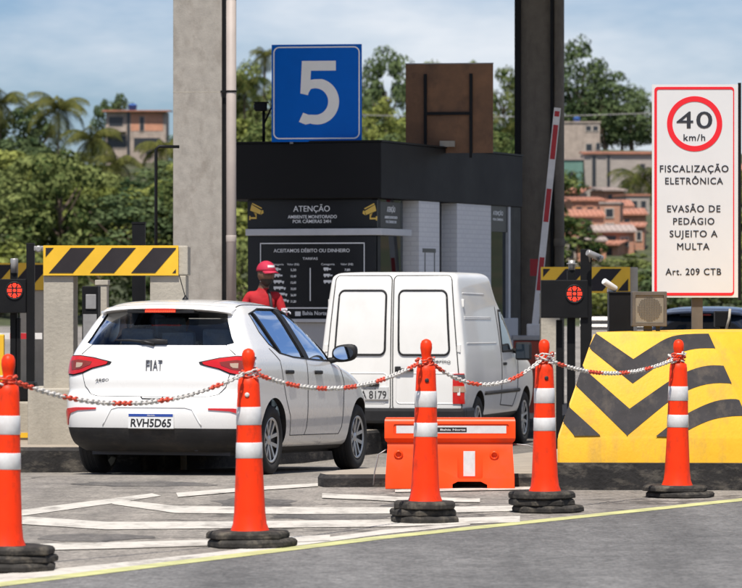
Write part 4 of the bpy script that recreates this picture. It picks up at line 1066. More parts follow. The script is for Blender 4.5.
# ------------------------------------------------------------------ toll booth
BO = 20.0
BRZ = -R(BO)
bx, by = X_at(380, 47.5), 47.5
GB = gz(48) + .20                                            # top of the island
booth = thing('toll_booth', 'dark toll booth with a black fascia and white brick piers', 'toll booth', (bx, by, GB), BRZ)
def bz(y, Y=47.5): return Z_at(y, Y) - GB
ZF0, ZF1 = bz(198), bz(142)
BL = 5.28; BW = 1.60
def bu(px, off=0.0):
    """distance along the lane side of the booth (plane x = off) seen at pixel px"""
    k = (px - CX) / F; s, c = math.sin(R(BO)), math.cos(R(BO)); ox, oy = bx + off * c, by - off * s
    return (k * oy - ox) / (s - k * c)
def bxl(px, yl=0.0):
    """local x across the front of the booth (plane y = yl) seen at pixel px"""
    k = (px - CX) / F; s, c = math.sin(R(BO)), math.cos(R(BO)); ox, oy = bx + yl * s, by + yl * c
    return (k * oy - ox) / (c + k * s)
fm = MB(); fm.box(bxl(205), .02, -.02, BL, ZF0, ZF1, 0, .008); fa_ = fm.build('fascia', 'fascia_black', booth)
q = MB(); q.box(bxl(205) - .01, .035, -.035, BL + .01, ZF1 + .001, ZF1 + .022); q.build('roof_flashing', 'black_metal', booth)
XL = bxl(248, .08)
core = MB(); core.box(XL + .05, -.35, .30, BL - .05, 0, ZF0 - .002); core.build('interior', 'cabin', booth)
fp = MB(); fp.box(XL, -.06, .08, .16, 0, ZF0 - .003); fp.box(XL, XL + .06, .16, BL - .05, 0, ZF0 - .003); fp.build('front_wall', 'panel_dark', booth)
zs0, zs1 = bz(227.3, 47.6), bz(200.2, 47.6)
def bx_(px): return bxl(px, .06)
def bzz(py, px=310):
    x = bx_(px); return Z_at(py, by + .06 * math.cos(R(BO)) - x * math.sin(R(BO))) - GB
sg = MB(); sg.box(XL + .005, -.055, .055, .078, zs0, zs1); sp_ = sg.build('warning_panel', 'panel_dark', booth)
lettering(sp_, 'ATEN\u00c7\u00c3O', 'panel_text', bx_(293.5), bx_(330), bzz(211.6), .066, .052)
lettering(sp_, 'AMBIENTE MONITORADO', 'panel_text', bx_(288), bx_(337), bzz(218.4), .037, .052, bold=.008)
lettering(sp_, 'POR C\u00c2MERAS 24H', 'panel_text', bx_(293), bx_(331), bzz(223.0), .037, .052, bold=.008)
def cctv_icon(parent, x0, z0, s, d_, y=.050):
    m = MB(); T = lambda pts: [(x0 + d_ * px * s, z0 + pz * s) for px, pz in pts]
    def pr(pts):
        pts = T(pts)
        if d_ < 0: pts = pts[::-1]
        m.prism(pts, y, y + .004, 'xz')
    pr([(.0, .55), (.62, .32), (.70, .55), (.08, .90)]); pr([(.66, .30), (.84, .40), (.80, .58), (.72, .55)]); pr([(.10, .93), (.70, .64), (.74, .70), (.14, 1.0)])
    pr([(.22, .44), (.32, .40), (.34, .16), (.02, .16), (.02, .06), (.40, .06), (.40, .36)]); pr([(-.06, .0), (.02, .0), (.02, .24), (-.06, .24)])
    return m.build('camera_pictogram', 'panel_gold', parent)
cctv_icon(sp_, bx_(250.5), bzz(220, 255), .20, 1); cctv_icon(sp_, bx_(376.5), bzz(220.5, 370), .20, -1)
lg = MB(); lg.box(XL - .01, .01, .02, .10, bz(235), bz(228.2), 0, .008); lg.box(-.08, .01, .10, bu(411), bz(235), bz(228.2), 0, .008)
lg.build('ledge', 'ledge', booth)
# tariff board
tb = MB(); tb.box(XL + .01, -.07, .05, .078, bz(316), bz(236)); tbo = tb.build('tariff_board', 'panel_dark', booth)
fr = MB()
def zb_(py): return bzz(py, 310)
xa, xb_, za, zt_ = bx_(260.5), bx_(365), zb_(318), zb_(242.8)
for a in ((xa, xb_, zt_ - .012, zt_), (xa, xa + .010, za, zt_), (xb_ - .010, xb_, za, zt_)): fr.box(a[0], a[1], .046, .049, a[2], a[3])
m0 = bx_(310.6); fr.box(m0 - .006, m0 + .006, .046, .049, zb_(301), zb_(268))
fr.box(xa, xb_, .046, .049, zb_(308.6), zb_(307.4)); fr.build('board_frame', 'panel_text', tbo)
for s_, x0, x1, yb, cap in (('ACEITAMOS D\u00c9BITO OU DINHEIRO', 274, 350, 252.3, .040), ('TARIFAS', 303, 318, 259.8, .028), ('Categoria', 272, 284, 265.2, .022), ('Valor (R$)', 287.5, 299.5, 265.2, .022), ('Categoria', 321.5, 335, 265.2, .022), ('Valor (R$)', 341, 353.5, 265.2, .022), ('Bahia Norte', 303, 327, 315, .045)):
    lettering(tbo, s_, 'panel_text', bx_(x0), bx_(x1), zb_(yb), cap, .046, bold=.004)
pr_ = (('5,20', '10,40', '15,60', '20,80', '26,00', '31,20'), ('7,80', '10,40', '2,60', '', '', ''))
for r in range(6):
    yb = 271 + 6.3 * r
    for cidx, xpx in enumerate((291, 345)):
        if pr_[cidx][r]: lettering(tbo, pr_[cidx][r], 'panel_text', bx_(xpx), bx_(xpx + 5.5), zb_(yb), .026, .046, bold=.02)
    for xpx in ((274, 324) if r < 3 else (274,)):
        m = MB(); x0 = bx_(xpx); ln_ = .06 + .02 * r; z0 = zb_(yb)
        m.box(x0, x0 + ln_, .045, .049, z0 + .012, z0 + .04); m.box(x0 + ln_ + .004, x0 + ln_ + .03, .045, .049, z0 + .012, z0 + .03)
        for q_ in range(2 + r // 2): m.box(x0 + .01 + q_ * ln_ / 2, x0 + .024 + q_ * ln_ / 2, .045, .049, z0, z0 + .012)
        m.build('vehicle_pictogram', 'panel_text', tbo)
m = MB(); m.box(bx_(295.5), bx_(301), .045, .049, zb_(316), zb_(311.5)); m.build('company_mark', 'panel_text', tbo)
lw = MB(); lw.box(XL - .02, .0, .0, .15, bz(322.5), bz(319), 0, .006); lw.build('counter_ledge', 'ledge', booth)
wl_ = MB(); wl_.box(XL + .01, -.07, .05, .078, 0, bz(323)); wl_.build('lower_wall', 'panel_grey', booth)
# lane side: glass, piers, door, end window
gw = MB(); gw.box(-.125, -.115, .16, bu(412), 0.95, ZF0 - .004); gw.build('side_window', 'booth_glass', booth)
sw = MB(); sw.box(-.13, -.06, .10, bu(412), 0, .95); sw.build('sill_wall', 'panel_grey', booth)
cp = MB(); cp.box(-.13, -.058, .08, .18, 0, ZF0 - .003); cp.build('corner_post', 'black_metal', booth)
sg2 = MB(); sg2.box(-.110, -.095, .2, bu(408), bz(227), bz(201)); s2 = sg2.build('warning_panel', 'panel_dark', booth)
def side_text(parent, s_, u0, u1, base, cap, x, mm='panel_text'):
    o = lettering(parent, s_, mm, u0, u1, base, cap, 0, bold=.015)
    for v in o.data.vertices: v.co = Vector((x - v.co.y, v.co.x, v.co.z))
    return o
side_text(s2, 'ATEN\u00c7\u00c3O', .50, .78, bzz(211.6), .06, -.092); side_text(s2, 'AMBIENTE MONITORADO', .42, .86, bzz(218.3), .03, -.092); side_text(s2, 'POR C\u00c2MERAS 24H', .46, .82, bzz(222.8), .03, -.092)
def pier(u0, u1, d, mm='white_brick'):
    m = MB(); m.box(-d, .0, u0, u1, 0, ZF0 - .003); return m.build('brick_pier', mm, booth)
p1 = pier(bu(419), bu(439.5), .30); p2 = pier(bu(457), bu(491), .30)
dr = MB(); dr.box(-.34, -.20, bu(439.5) + .002, bu(457) - .002, 0, ZF0 - .004); dr.build('door', 'panel_dark', booth)
st = MB(); u = (bu(423) + bu(435)) / 2; st.box(.001, .004, bu(422.5), bu(435.5), bz(252, 48.5), bz(248, 48.5)); st.box(.001, .004, bu(424.5), bu(425.2), bz(275, 48.5), bz(252, 48.5)); st.box(.001, .004, bu(434), bu(434.7), bz(275, 48.5), bz(252, 48.5)); st.build('wall_notice', 'window_dark', booth)
ew = MB(); ew.box(-.05, -.04, bu(491) + .002, bu(509), 1.0, ZF0 - .004); ew.build('end_window', 'booth_glass', booth)
e2 = MB(); e2.box(-.03, -.015, bu(492), bu(508.5), bz(232, 51.8), bz(205, 51.8)); e2o = e2.build('warning_panel', 'panel_dark', booth)
side_text(e2o, 'ATEN\u00c7\u00c3O', bu(494), bu(504), bz(215.5, 51.8), .05, -.012); side_text(e2o, 'POR C\u00c2MERAS', bu(494), bu(504), bz(221, 51.8), .03, -.012)
ef = MB(); ef.box(-.06, .0, bu(508.6), bu(510.6), .9, ZF0 - .004); ef.build('window_frame', 'ledge', booth)
ec = MB(); ec.box(-.20, -.0, bu(510.8), BL - .02, 0, ZF0 - .004); ec.build('end_column', 'black_metal', booth)
el = MB(); el.box(-.30, .06, bu(491) + .003, BL - .3, 0, bz(318, 52), 0, .01); el.build('end_counter', 'panel_grey', booth)

# number sign standing on the fascia: a plain 5 in cut lettering
SY = 47.75
ns = thing('lane_number_sign', 'blue lane sign with a white number 5 on top of the booth', 'sign', (X_at(316.5, SY), SY, Z_at(141, SY)), -R(8))
sw_ = (362 - 271) / F * SY; shh = (141.5 - 45) / F * SY
m = MB(); m.box(-sw_ / 2, sw_ / 2, 0, .03, -.01, shh, 0, .004); m.build('sign_panel', 'sign_blue', ns)
def frame_ring(outer, inner, y0, y1):
    m = MB(); n = len(outer)
    v = [(p[0], y0, p[1]) for p in outer] + [(p[0], y0, p[1]) for p in inner] + [(p[0], y1, p[1]) for p in outer] + [(p[0], y1, p[1]) for p in inner]
    f = []
    for i in range(n):
        j = (i + 1) % n; f += [(i, j, n + j, n + i), (2 * n + i, 2 * n + j, j, i), (n + i, n + j, 3 * n + j, 3 * n + i)]
    m.add(v, f); return m
a = sw_ / 2
recalc(frame_ring(rrect(-a + .020, a - .020, .022, shh - .025, .07), rrect(-a + .034, a - .034, .036, shh - .039, .057), -.004, .002).build('border_line', 'digit_white', ns))
# digit: traced strokes; photo zoom scale 3.268 px, origin (180, 20)
def dz(x, y): return ((180 + x / 3.268 - 316.5) / F * SY, (141 - (20 + y / 3.268)) / F * SY)
out = [(398, 134), (510, 134), (510, 166), (428, 166), (426, 196)]
cx_, cz_, ro, ri = 446, 267, 75, 43
import math as _m
arc_o = [(cx_ + ro * _m.cos(R(t)) * .99, cz_ + ro * _m.sin(R(t))) for t in range(-72, 128, 8)]
arc_i = [(cx_ - 2 + ri * _m.cos(R(t)) * .99, cz_ + ri * _m.sin(R(t))) for t in range(118, -140, -8)]
dig = out + [(440, 194)] + [(cx_ + 2 + ro * .97 * _m.cos(R(t)), cz_ + ro * _m.sin(R(t))) for t in range(-78, 112, 6)] + [(410, 342), (388, 333), (402, 303), (420, 310)] + [(cx_ - 4 + ri * _m.cos(R(t)), cz_ + (ri + .5) * _m.sin(R(t))) for t in range(100, -116, -7)] + [(420, 238), (418, 246), (393, 240)]
m = MB(); m.prism([dz(x, y) for x, y in dig], -.005, .002, 'xz'); recalc(m.build('digit', 'digit_white', ns))
m = MB()
for x in (-.3, .3): m.box(x - .02, x + .02, .032, .07, -.03, shh * .9)
m.build('sign_post', 'gal_steel', ns)
# security camera looking out beside the sign
cv = thing('security_camera', 'small black security camera beside the blue number sign', 'camera', P(262, 142, 48.2), 0)
m = MB(); m.box(-.085, .06, -.05, .05, .36, .46, 0, .012); m.box(-.10, .08, -.055, .055, .455, .468, 0, .003); m.build('housing', 'black_metal', cv)
m = MB(); m.lathe([(.035, 0), (.035, .01), (.02, .012), (.001, .012)], 14, mat4=Matrix.Translation((-.085, 0, .41)) @ Matrix.Rotation(R(-90), 4, 'Y')); m.build('lens', 'dark_glass', cv)
m = MB(); m.tube([(.02, .0, -.03), (.02, 0, .36)], .018, 8); m.tube([(.02, 0, .2), (.11, 0, .4)], .012, 6); m.build('bracket', 'black_metal', cv)

# back of the sign that faces the other way
BYY = 49.6
bb = thing('back_of_sign', 'bare brown back of a square sign with a dark metal frame, on the booth roof', 'sign', (X_at(449, BYY), BYY, Z_at(153, BYY)), -R(8))
w_ = (493 - 405) / F * BYY; h_ = (153 - 64) / F * BYY
m = MB(); m.box(-w_ / 2, w_ / 2, .03, .05, 0.0, h_); m.build('sign_panel', 'brown_board', bb)
m = MB(); m.box(-w_ / 2 - .004, w_ / 2 + .004, .022, .052, h_, h_ + .012); m.build('edge_strip', 'gal_steel', bb)
kx = lambda px: (px - 449) / F * BYY; kz = lambda py: (153 - py) / F * BYY
m = MB(); m.box(kx(423.6), kx(426.6), -.005, .028, -.06, kz(74)); m.box(kx(469.5), kx(472.5), -.005, .028, -.06, kz(74)); m.box(kx(426.6), kx(469.5), 0, .026, kz(115), kz(112)); m.build('frame_post', 'black_metal', bb)
m = MB(); m.box(kx(440), kx(455), -.05, .02, kz(147), kz(141), 0, .005); m.build('junction_box', 'concrete', bb)

# ------------------------------------------------------------------ canopy, its columns and the pipe
canopy = tag(bpy.data.objects.new('canopy_roof', None), kind='structure'); COL.objects.link(canopy)
o_ = Vector((-1.9, 44.53, 0)); fx = Vector((math.cos(TH), -math.sin(TH), 0)); fy = Vector((math.sin(TH), math.cos(TH), 0))
m = MB()
cv_ = [o_ - fx * 14, o_ + fx * 7, o_ + fx * 7 + fy * 12, o_ - fx * 14 + fy * 12]
m.add([(p.x, p.y, 8.0) for p in cv_] + [(p.x, p.y, 8.8) for p in cv_], [(3, 2, 1, 0), (4, 5, 6, 7), (0, 1, 5, 4), (1, 2, 6, 5), (2, 3, 7, 6), (3, 0, 4, 7)])
m.build('roof_slab', 'roof_panel', canopy)
LY = 46.0
lc = thing('concrete_column', 'pale concrete column left of the booth', 'column', (X_at(197.5, LY), LY, gz(LY) + .2), -R(2))
m = MB(); hw = 24.5 / F * LY; m.box(-hw, hw, 0, .55, 0, 8.1, 0, .012); m.build('shaft', 'concrete_grey', lc)
m = MB(); m.box(hw + .001, hw + .042, .04, .50, 0, 8.1); m.build('side_shade', 'black_metal', lc)  # black strip standing in for the shade on the column's right side
m = MB()
for z in (1.4, 3.72, 5.9): m.box(-hw - .001, hw + .0005, -.001, .05, z, z + .007)
m.build('formwork_joint', 'concrete', lc)
dp = thing('rain_pipe', 'pale pink drain pipe running up the left concrete column', 'pipe', (X_at(231, LY - .1), LY - .02, gz(LY) + .2), 0)
m = MB(); m.tube([(0, 0, 0), (0, 0, 6.0)], .056, 20); m.build('pipe', 'pipe_grey', dp)
for z in (1.2, 3.72, 4.9): m = MB(); m.lathe([(.058, 0), (.062, .002), (.062, .02), (.058, .022)], 20, (0, 0, z)); m.box(-.12, -.05, -.012, .012, z, z + .02); m.build('clamp', 'black_metal', dp)
for z in (2.05, 4.75): m = MB(); m.lathe([(.0565, 0), (.0585, .006), (.0585, .07), (.0565, .076)], 20, (0, 0, z)); m.build('socket', 'pipe_grey', dp)
RY = 54.5
rc = thing('concrete_column', 'dark shaded column right of the booth, behind the raised gate arm', 'column', (X_at(533, RY), RY, gz(RY) + .2), -R(10))
k_ = RY / F
m = MB(); m.box(-18 * k_, -12 * k_, -.06, .50, 0, 8.1); m.box(18 * k_, 21 * k_, -.06, .50, 0, 8.1); m.build('flange', 'black_metal', rc)
m = MB(); m.box(-12 * k_, 18 * k_, 0, .44, 0, 8.1); m.build('web', 'concrete_shaded', rc)
m = MB(); m.tube([(26 * k_, .0, 0), (26 * k_, .0, 6.0)], 5.4 * k_, 18); m.lathe([(5.6 * k_, 0), (6.2 * k_, .01), (6.2 * k_, .10), (5.6 * k_, .11)], 18, (26 * k_, 0, 2.1)); m.build('down_pipe', 'concrete_shaded', rc)

# ------------------------------------------------------------------ lane gate with raised arm, red signals
def gate(name_label, base, tip, w, segs, box_px, cat='barrier'):
    pass
GY = 50.5
gt = thing('lane_gate', 'raised red and white gate arm beside the dark column', 'gate', P(534, 340, GY), 0)
T_ = lambda px, py: ((px - 534) / F * GY, (340 - py) / F * GY)
m = MB(); b0, b1 = T_(534, 336), T_(557.5, 108)
d_ = Vector((b1[0] - b0[0], 0, b1[1] - b0[1])); ln_ = d_.length; ux = d_.normalized(); vx = Vector((ux.z, 0, -ux.x)); hw = .041
def armseg(m, a, b, y0, y1, h):
    c = [Vector((b0[0], 0, b0[1])) + ux * (a * ln_) + vx * s for s in (-h, h)] + [Vector((b0[0], 0, b0[1])) + ux * (b * ln_) + vx * s for s in (h, -h)]
    m.prism([(p.x, p.z) for p in c], y0, y1, 'xz')
armseg(m, 0, 1, -.03, .03, hw); arm = m.build('gate_arm', 'gate_white', gt)
for a, b in ((.985, .962), (.925, .775), (.645, .50), (.345, .20)): m = MB(); armseg(m, min(a, b), max(a, b), -.034, -.0305, hw * .72); m.build('red_marking', 'gate_red', arm)
m = MB(); q0 = T_(514, 338); q1 = T_(549, 336); m.box(q0[0], q1[0], -.05, .40, -1.6, q0[1] - .03, 0, .02); m.build('cabinet', 'cabinet_red', gt)
m = MB(); m.box(q0[0] - .02, q1[0] + .02, -.07, .42, q0[1] - .028, q0[1] + .03, 0, .01); m.build('cabinet_lid', 'gal_steel', gt)
m = MB(); m.box(-.09, .12, -.045, .05, .02, .20, 0, .02); m.build('arm_clamp', 'gate_white', gt)
rp_ = thing('red_board', 'small red board on a post behind the raised gate arm', 'sign', P(541, 340, 53), 0)
m = MB(); m.box(-11 / F * 53, 3.5 / F * 53, 0, .02, (340 - 276) / F * 53, (340 - 259) / F * 53); m.build('board', 'gate_red', rp_)
m = MB(); m.box(-.03, .03, .02, .06, -1.2, 1.0); m.build('post', 'black_metal', rp_)

def signal(label, px0, px1, py0, py1, lx, ly, lr, Y, posts, group='red lane signals'):
    zb = gz(Y); t = thing('lane_signal', label, 'traffic light', (X_at((px0 + px1) / 2, Y), Y, zb), 0, group)
    cx = (px0 + px1) / 2; X = lambda px: (px - cx) / F * Y; Z = lambda py: Z_at(py, Y) - zb
    m = MB(); m.box(X(px0), X(px1), 0, .16, Z(py1), Z(py0), 0, .008); h = m.build('housing', 'black_metal', t)
    r = lr / F * Y; m = MB()
    # round field of small red diodes between dark bars
    for i in range(0, 7):
        for j in range(max(1, 6 * i)):
            an = 2 * math.pi * j / max(1, 6 * i); x, z = i * r / 6.4 * math.cos(an), i * r / 6.4 * math.sin(an)
            if min(abs(x - .34 * r), abs(x + .34 * r), abs(z - .34 * r), abs(z + .34 * r)) < .07 * r: continue
            s_ = r / 6.4 * .46
            m.lathe([(s_, 0), (s_ * .8, .004), (.0008, .006)], 8, mat4=Matrix.Translation((X(lx) + x, -.002, Z(ly) + z)) @ Matrix.Rotation(R(90), 4, 'X'))
    m.build('red_lamp', 'led_red', h)
    m = MB(); m.lathe([(r * 1.22, 0), (r * 1.22, .012), (r * 1.1, .012), (r * 1.1, .003)], 28, mat4=Matrix.Translation((X(lx), 0.001, Z(ly))) @ Matrix.Rotation(R(90), 4, 'X')); m.build('lamp_rim', 'black_plastic', h)
    for a, b, top, yy in posts: q = MB(); q.box(X(a), X(b), .03 + yy, .13 + yy, 0, Z(top), 0, .006); q.build('post', 'black_metal', t)
    return t, X, Z
t, X_, Z_ = signal('red lane signal in a black box between the gate arm and the nose block', 541, 588, 280, 318, 574.5, 293.8, 7.6, 41.5, ((581, 592, 249, .0), (568, 576, 270, .10), (557, 563, 320, .12)))
m = MB(); m.lathe([(.035, 0), (.035, .10), (.03, .10)], 14, (X_(572.5), .15, Z_(270))); m.box(X_(567.5), X_(577.5), .1, .2, Z_(264), Z_(263)); m.build('beacon', 'gal_steel', t)
m = MB(); m.lathe([(.030, -.10), (.034, -.09), (.034, .08), (.026, .085), (.001, .085)], 16, mat4=Matrix.Translation((X_(595), -.06, Z_(256.0))) @ Matrix.Rotation(R(28), 4, 'Z') @ Matrix.Rotation(R(110), 4, 'Y'))
cmo = thing('security_camera', 'grey security camera reaching out from the black signal post', 'camera', t.location, 0)
m2 = MB(); m2.tube([(X_(590), .04, Z_(262)), (X_(589), .0, Z_(254)), (X_(592), -.02, Z_(253)), (X_(595), -.05, Z_(254))], .011, 8)
m.build('housing', 'gal_steel', cmo); m2.build('bracket', 'gal_steel', cmo)
m = MB(); m.lathe([(.031, 0), (.031, .012), (.001, .012)], 16, mat4=Matrix.Translation((X_(598.5), -.075, Z_(258.5))) @ Matrix.Rotation(R(115), 4, 'Y')); m.build('lens', 'dark_glass', cmo)
t, X_, Z_ = signal('red lane signal in a black box left of the striped height beam', -14, 26, 279, 313, 14.5, 290.5, 7.4, 42, ((9, 16, 263, .1), (26, 34, 243, .0), (14, 19, 318, .1)))
m = MB(); m.lathe([(.04, 0), (.04, .14), (.035, .15)], 14, (X_(13), .15, Z_(273))); m.build('beacon', 'gal_steel', t)
m = MB(); m.box(X_(34), X_(44), -.02, .05, Z_(251), Z_(246), 0, .01); m.lathe([(.035, 0), (.035, .05), (.02, .055)], 14, mat4=Matrix.Translation((X_(39), -.02, Z_(249))) @ Matrix.Rotation(R(90), 4, 'X')); m.build('lamp_arm', 'gal_steel', t)
# far gate arm, lowered, in the next lane on the left
ga = thing('lowered_gate_arm', 'lowered red and white gate arm left of the striped beam', 'gate', P(-20, 336, 43), 0)
k2 = 43 / F
m = MB(); m.box(-60 * k2, 62 * k2, 0, .06, -3.1 * k2, 3.1 * k2); aa = m.build('gate_arm', 'gate_white', ga)
for a, b in ((30, 47), (-12, 8), (-50, -32)): m = MB(); m.box(a * k2, b * k2, -.004, -.0005, -3.0 * k2, 3.0 * k2); m.build('red_marking', 'gate_red', aa)
m = MB(); m.box(-80 * k2, -58 * k2, -.12, .2, -1.25, .06, 0, .02); m.build('cabinet', 'cabinet_red', ga)

# ------------------------------------------------------------------ height portals with striped beams
def portal(label, px0, px1, py0, py1, Y, legs, deep, group='striped beams across the islands', rz=0.0, foot=None, slant=None):
    zb = gz(Y) + .15; cx = (px0 + px1) / 2; t = thing('height_portal', label, 'barrier', (X_at(cx, Y), Y, zb), rz, group)
    X = lambda px: (px - cx) / F * Y; Z = lambda py: Z_at(py, Y) - zb
    x0, x1, z0, z1 = X(px0), X(px1), Z(py1), Z(py0)
    m = MB(); m.box(x0, x1, -.03, -.004, z0, z1); bd = m.build('striped_board', 'board_yellow', t)
    b = .022; h = z1 - z0; iz0, iz1 = z0 + b, z1 - b; ix0, ix1 = x0 + b, x1 - b
    q = MB(); n_ = 3; per = h * 1.37; k = (iz1 - iz0) * .87; s0 = x0 + .19 * h - per * 2
    while s0 < x1:
        # parallelogram leaning right, clipped to the inner field
        poly = [(s0, iz0), (s0 + per * .58, iz0), (s0 + per * .58 + k, iz1), (s0 + k, iz1)]
        for lim, keep in ((ix0, 1), (ix1, -1)):
            out = []
            for i in range(len(poly)):
                a, c = poly[i], poly[(i + 1) % len(poly)]
                ina, inc = (a[0] - lim) * keep >= 0, (c[0] - lim) * keep >= 0
                if ina: out.append(a)
                if ina != inc:
                    tt = (lim - a[0]) / (c[0] - a[0]); out.append((lim, a[1] + (c[1] - a[1]) * tt))
            poly = out
            if not poly: break
        if len(poly) > 2: q.prism(poly, -.0335, -.0298, 'xz')
        s0 += per
    recalc(q.build('black_stripes', 'board_black', bd))
    m = MB(); m.box(x0 + .01, x1 + deep[0], 0, deep[1], z0 + .002, z1 - .002, 0, .012); m.build('beam', 'concrete', t)
    for a, c, y0, y1 in legs: m = MB(); m.box(X(a), X(c), y0, y1, -.2, z0 - .001, 0, .01); m.build('leg', 'concrete', t)
    if foot:
        m = MB()
        for a, c, y0, y1, top in foot: m.box(X(a), X(c), y0, y1, -.2, Z(top), 0, .015)
        m.build('footing', 'concrete', t)
    return t
PY_ = 37.2
portal('yellow and black striped beam on concrete legs left of the hatchback', 43.5, 178.5, 245.5, 275.5, PY_, ((43.5, 73.5, .0, .55), (150, 186, .0, .55)), (.085, .55), foot=((30, 112, -.25, .9, 388),), rz=0)
portal('striped beam behind the security camera, shaded by the canopy', 541, 630, 267, 293, 46.8, ((541, 560, .0, .4), (628, 637, .0, .4)), (.09, .4))
portal('striped beam behind the left red signal, at the edge of the picture', -70, 46, 263, 290, 50, ((-70, -45, .0, .4), (20, 48, .0, .4)), (.02, .4))
# inside the left portal: a dark cabinet and a second leg behind
pc = thing('control_cabinet', 'black control cabinet standing between the concrete legs', 'cabinet', (X_at(92, 39.6), 39.6, gz(39.6) + .2), 0)
m = MB(); m.box(-10 / F * 39.6, 6 / F * 39.6, 0, .4, 0, 1.52, 0, .01); m.build('body', 'black_metal', pc)
m = MB(); m.box(-.06, .04, -.012, .0, 1.30, 1.44, 0, .005); m.box(-.085, .045, -.006, 0, .4, 1.25); m.build('door', 'gal_steel', pc)
cl = thing('concrete_post', 'narrow concrete post right of the black control cabinet', 'post', (X_at(101, 40.4), 40.4, gz(40.4) + .2), 0)
m = MB(); m.box(-5 / F * 40.4, 6 / F * 40.4, 0, .3, 0, 1.55, 0, .01); m.box(-6 / F * 40.4, 7 / F * 40.4, -.01, .31, 1.55, 1.60, 0, .005); m.build('shaft', 'concrete', cl)
bp_ = thing('black_post', 'thick black post behind the striped height beam', 'post', (X_at(138.5, 41), 41, gz(41) + .2), 0)
m = MB(); m.box(-6.5 / F * 41, 6.5 / F * 41, 0, .12, 0, Z_at(224, 41) - gz(41) - .2, 0, .005); m.box(-7 / F * 41, 7 / F * 41, -.005, .125, Z_at(224, 41) - gz(41) - .2, Z_at(223, 41) - gz(41) - .19); m.build('shaft', 'black_metal', bp_)
m = MB(); m.box(-.12, .12, -.06, .18, 0, .02); m.build('base_plate', 'black_metal', bp_)
gp = thing('gooseneck_pole', 'thin black pole with a short arm reaching to the concrete column', 'pole', (X_at(156, 44), 44, gz(44) + .2), 0)
zt2 = Z_at(146.5, 44) - gz(44) - .2
m = MB(); m.tube([(0, 0, 0), (0, 0, zt2 - .03), (.03, 0, zt2), (.24, .1, zt2)], .017, 8); m.build('tube', 'black_metal', gp)
m = MB(); m.box(-.08, .08, -.08, .08, 0, .015); m.build('base_plate', 'black_metal', gp)
# low wall and yellow post at the left edge
lw_ = thing('low_wall', 'low concrete wall at the left edge, under the lowered gate arm', 'wall', (X_at(12, 38.2), 38.2, gz(38.2) + .18), 0)
m = MB(); k3 = 38.2 / F; m.box(-45 * k3, 24 * k3, 0, .3, 0, (447 - 383) * k3 - .16, 0, .02); m.build('wall_body', 'concrete', lw_)
m = MB(); m.box(-45 * k3, 20 * k3, -.012, -.0005, .10, .145); m.build('yellow_stripe', 'board_yellow', lw_)
m = MB(); m.box(-20 * k3, 23 * k3, .05, .3, (447 - 383) * k3 - .158, (447 - 383) * k3 + .02, 0, .02); m.build('black_cover', 'black_metal', lw_)
yp = thing('yellow_post', 'yellow post at the left edge behind the nearest cone', 'post', (X_at(-1, 38), 38, gz(38)), 0)
m = MB(); m.box(-5 / F * 38, 5 / F * 38, 0, .09, 0, Z_at(325, 38), 0, .01); m.build('shaft', 'board_yellow', yp)
m = MB(); m.box(-6 / F * 38, 6 / F * 38, -.005, .095, .25, .34); m.build('black_band', 'board_black', yp)

# ------------------------------------------------------------------ speed sign and the small things on the nose block
SGY = 35.0
sx0, sx1 = 652, 738
sg_ = thing('speed_sign', 'tall white speed sign with a red border and a 40 km/h ring', 'sign', (X_at(695, SGY), SGY, 0), -R(1.5))
KX = lambda px: (px - 695) / F * SGY
KZ = lambda py: Z_at(py, SGY)
m = MB(); m.box(KX(652), KX(738), 0, .004, KZ(297.5), KZ(84.5)); m.build('sign_panel', 'sign_white', sg_)
m = MB(); m.box(KX(654), KX(736), .005, .035, KZ(296), KZ(86)); m.box(KX(738) + .001, KX(741), -.004, .045, KZ(300), KZ(83)); m.build('back_frame', 'black_metal', sg_)
o1 = rrect(KX(654.4), KX(734.1), KZ(295.5), KZ(87), .03); i1 = rrect(KX(657), KX(733), KZ(292.8), KZ(89.6), .018)
recalc(frame_ring(o1, i1, -.003, .001).build('red_border', 'sign_red', sg_))
cxr, czr = KX(694.6), KZ(123.9); s_ = SGY / F
ring = lambda r: [(cxr + r * s_ * math.cos(2 * math.pi * k / 64), czr + r * s_ * math.sin(2 * math.pi * k / 64)) for k in range(64)]
recalc(frame_ring(ring(27.6), ring(22.2), -.003, .001).build('speed_ring', 'sign_red', sg_))
for s, x0, x1, yb, cap, bo_ in (('40', 676.8, 712, 128.2, 16.2, .022), ('km/h', 683.6, 705, 140.6, 6.2, .01), ('FISCALIZA\u00c7\u00c3O', 660, 728.3, 172.1, 6.6, .012), ('ELETR\u00d4NICA', 665.3, 722.8, 184.2, 6.4, .012),
                           ('EVAS\u00c3O DE', 667.3, 720.2, 212.1, 6.6, .012), ('PED\u00c1GIO', 673.3, 714.2, 224.5, 6.4, .012), ('SUJEITO A', 669.8, 717.3, 237, 6.4, .012), ('MULTA', 677.3, 709.3, 249.7, 6.4, .012), ('Art. 209 CTB', 665.7, 721, 274.9, 6.4, .010)):
    lettering(sg_, s, 'sign_ink', KX(x0), KX(x1), KZ(yb), cap * s_, -.003, space=1.14 if cap < 10 else 1.08, heavy=.016 if cap < 10 else .010)
m = MB(); m.box(KX(692), KX(703), .04, .12, 1.0, KZ(90)); m.build('post', 'lamp_case', sg_)
sn = thing('square_lamp', 'square grey lamp with a round grille on top of the nose block', 'lamp', (X_at(649.5, 33.1), 33.1, ZT), 0)
k4 = 33.1 / F; zl = lambda py: Z_at(py, 33.1) - ZT
m = MB(); m.box(-17.5 * k4, 17.5 * k4, 0, .18, zl(326.5), zl(291.5), 0, .008); hs = m.build('case', 'lamp_case', sn)
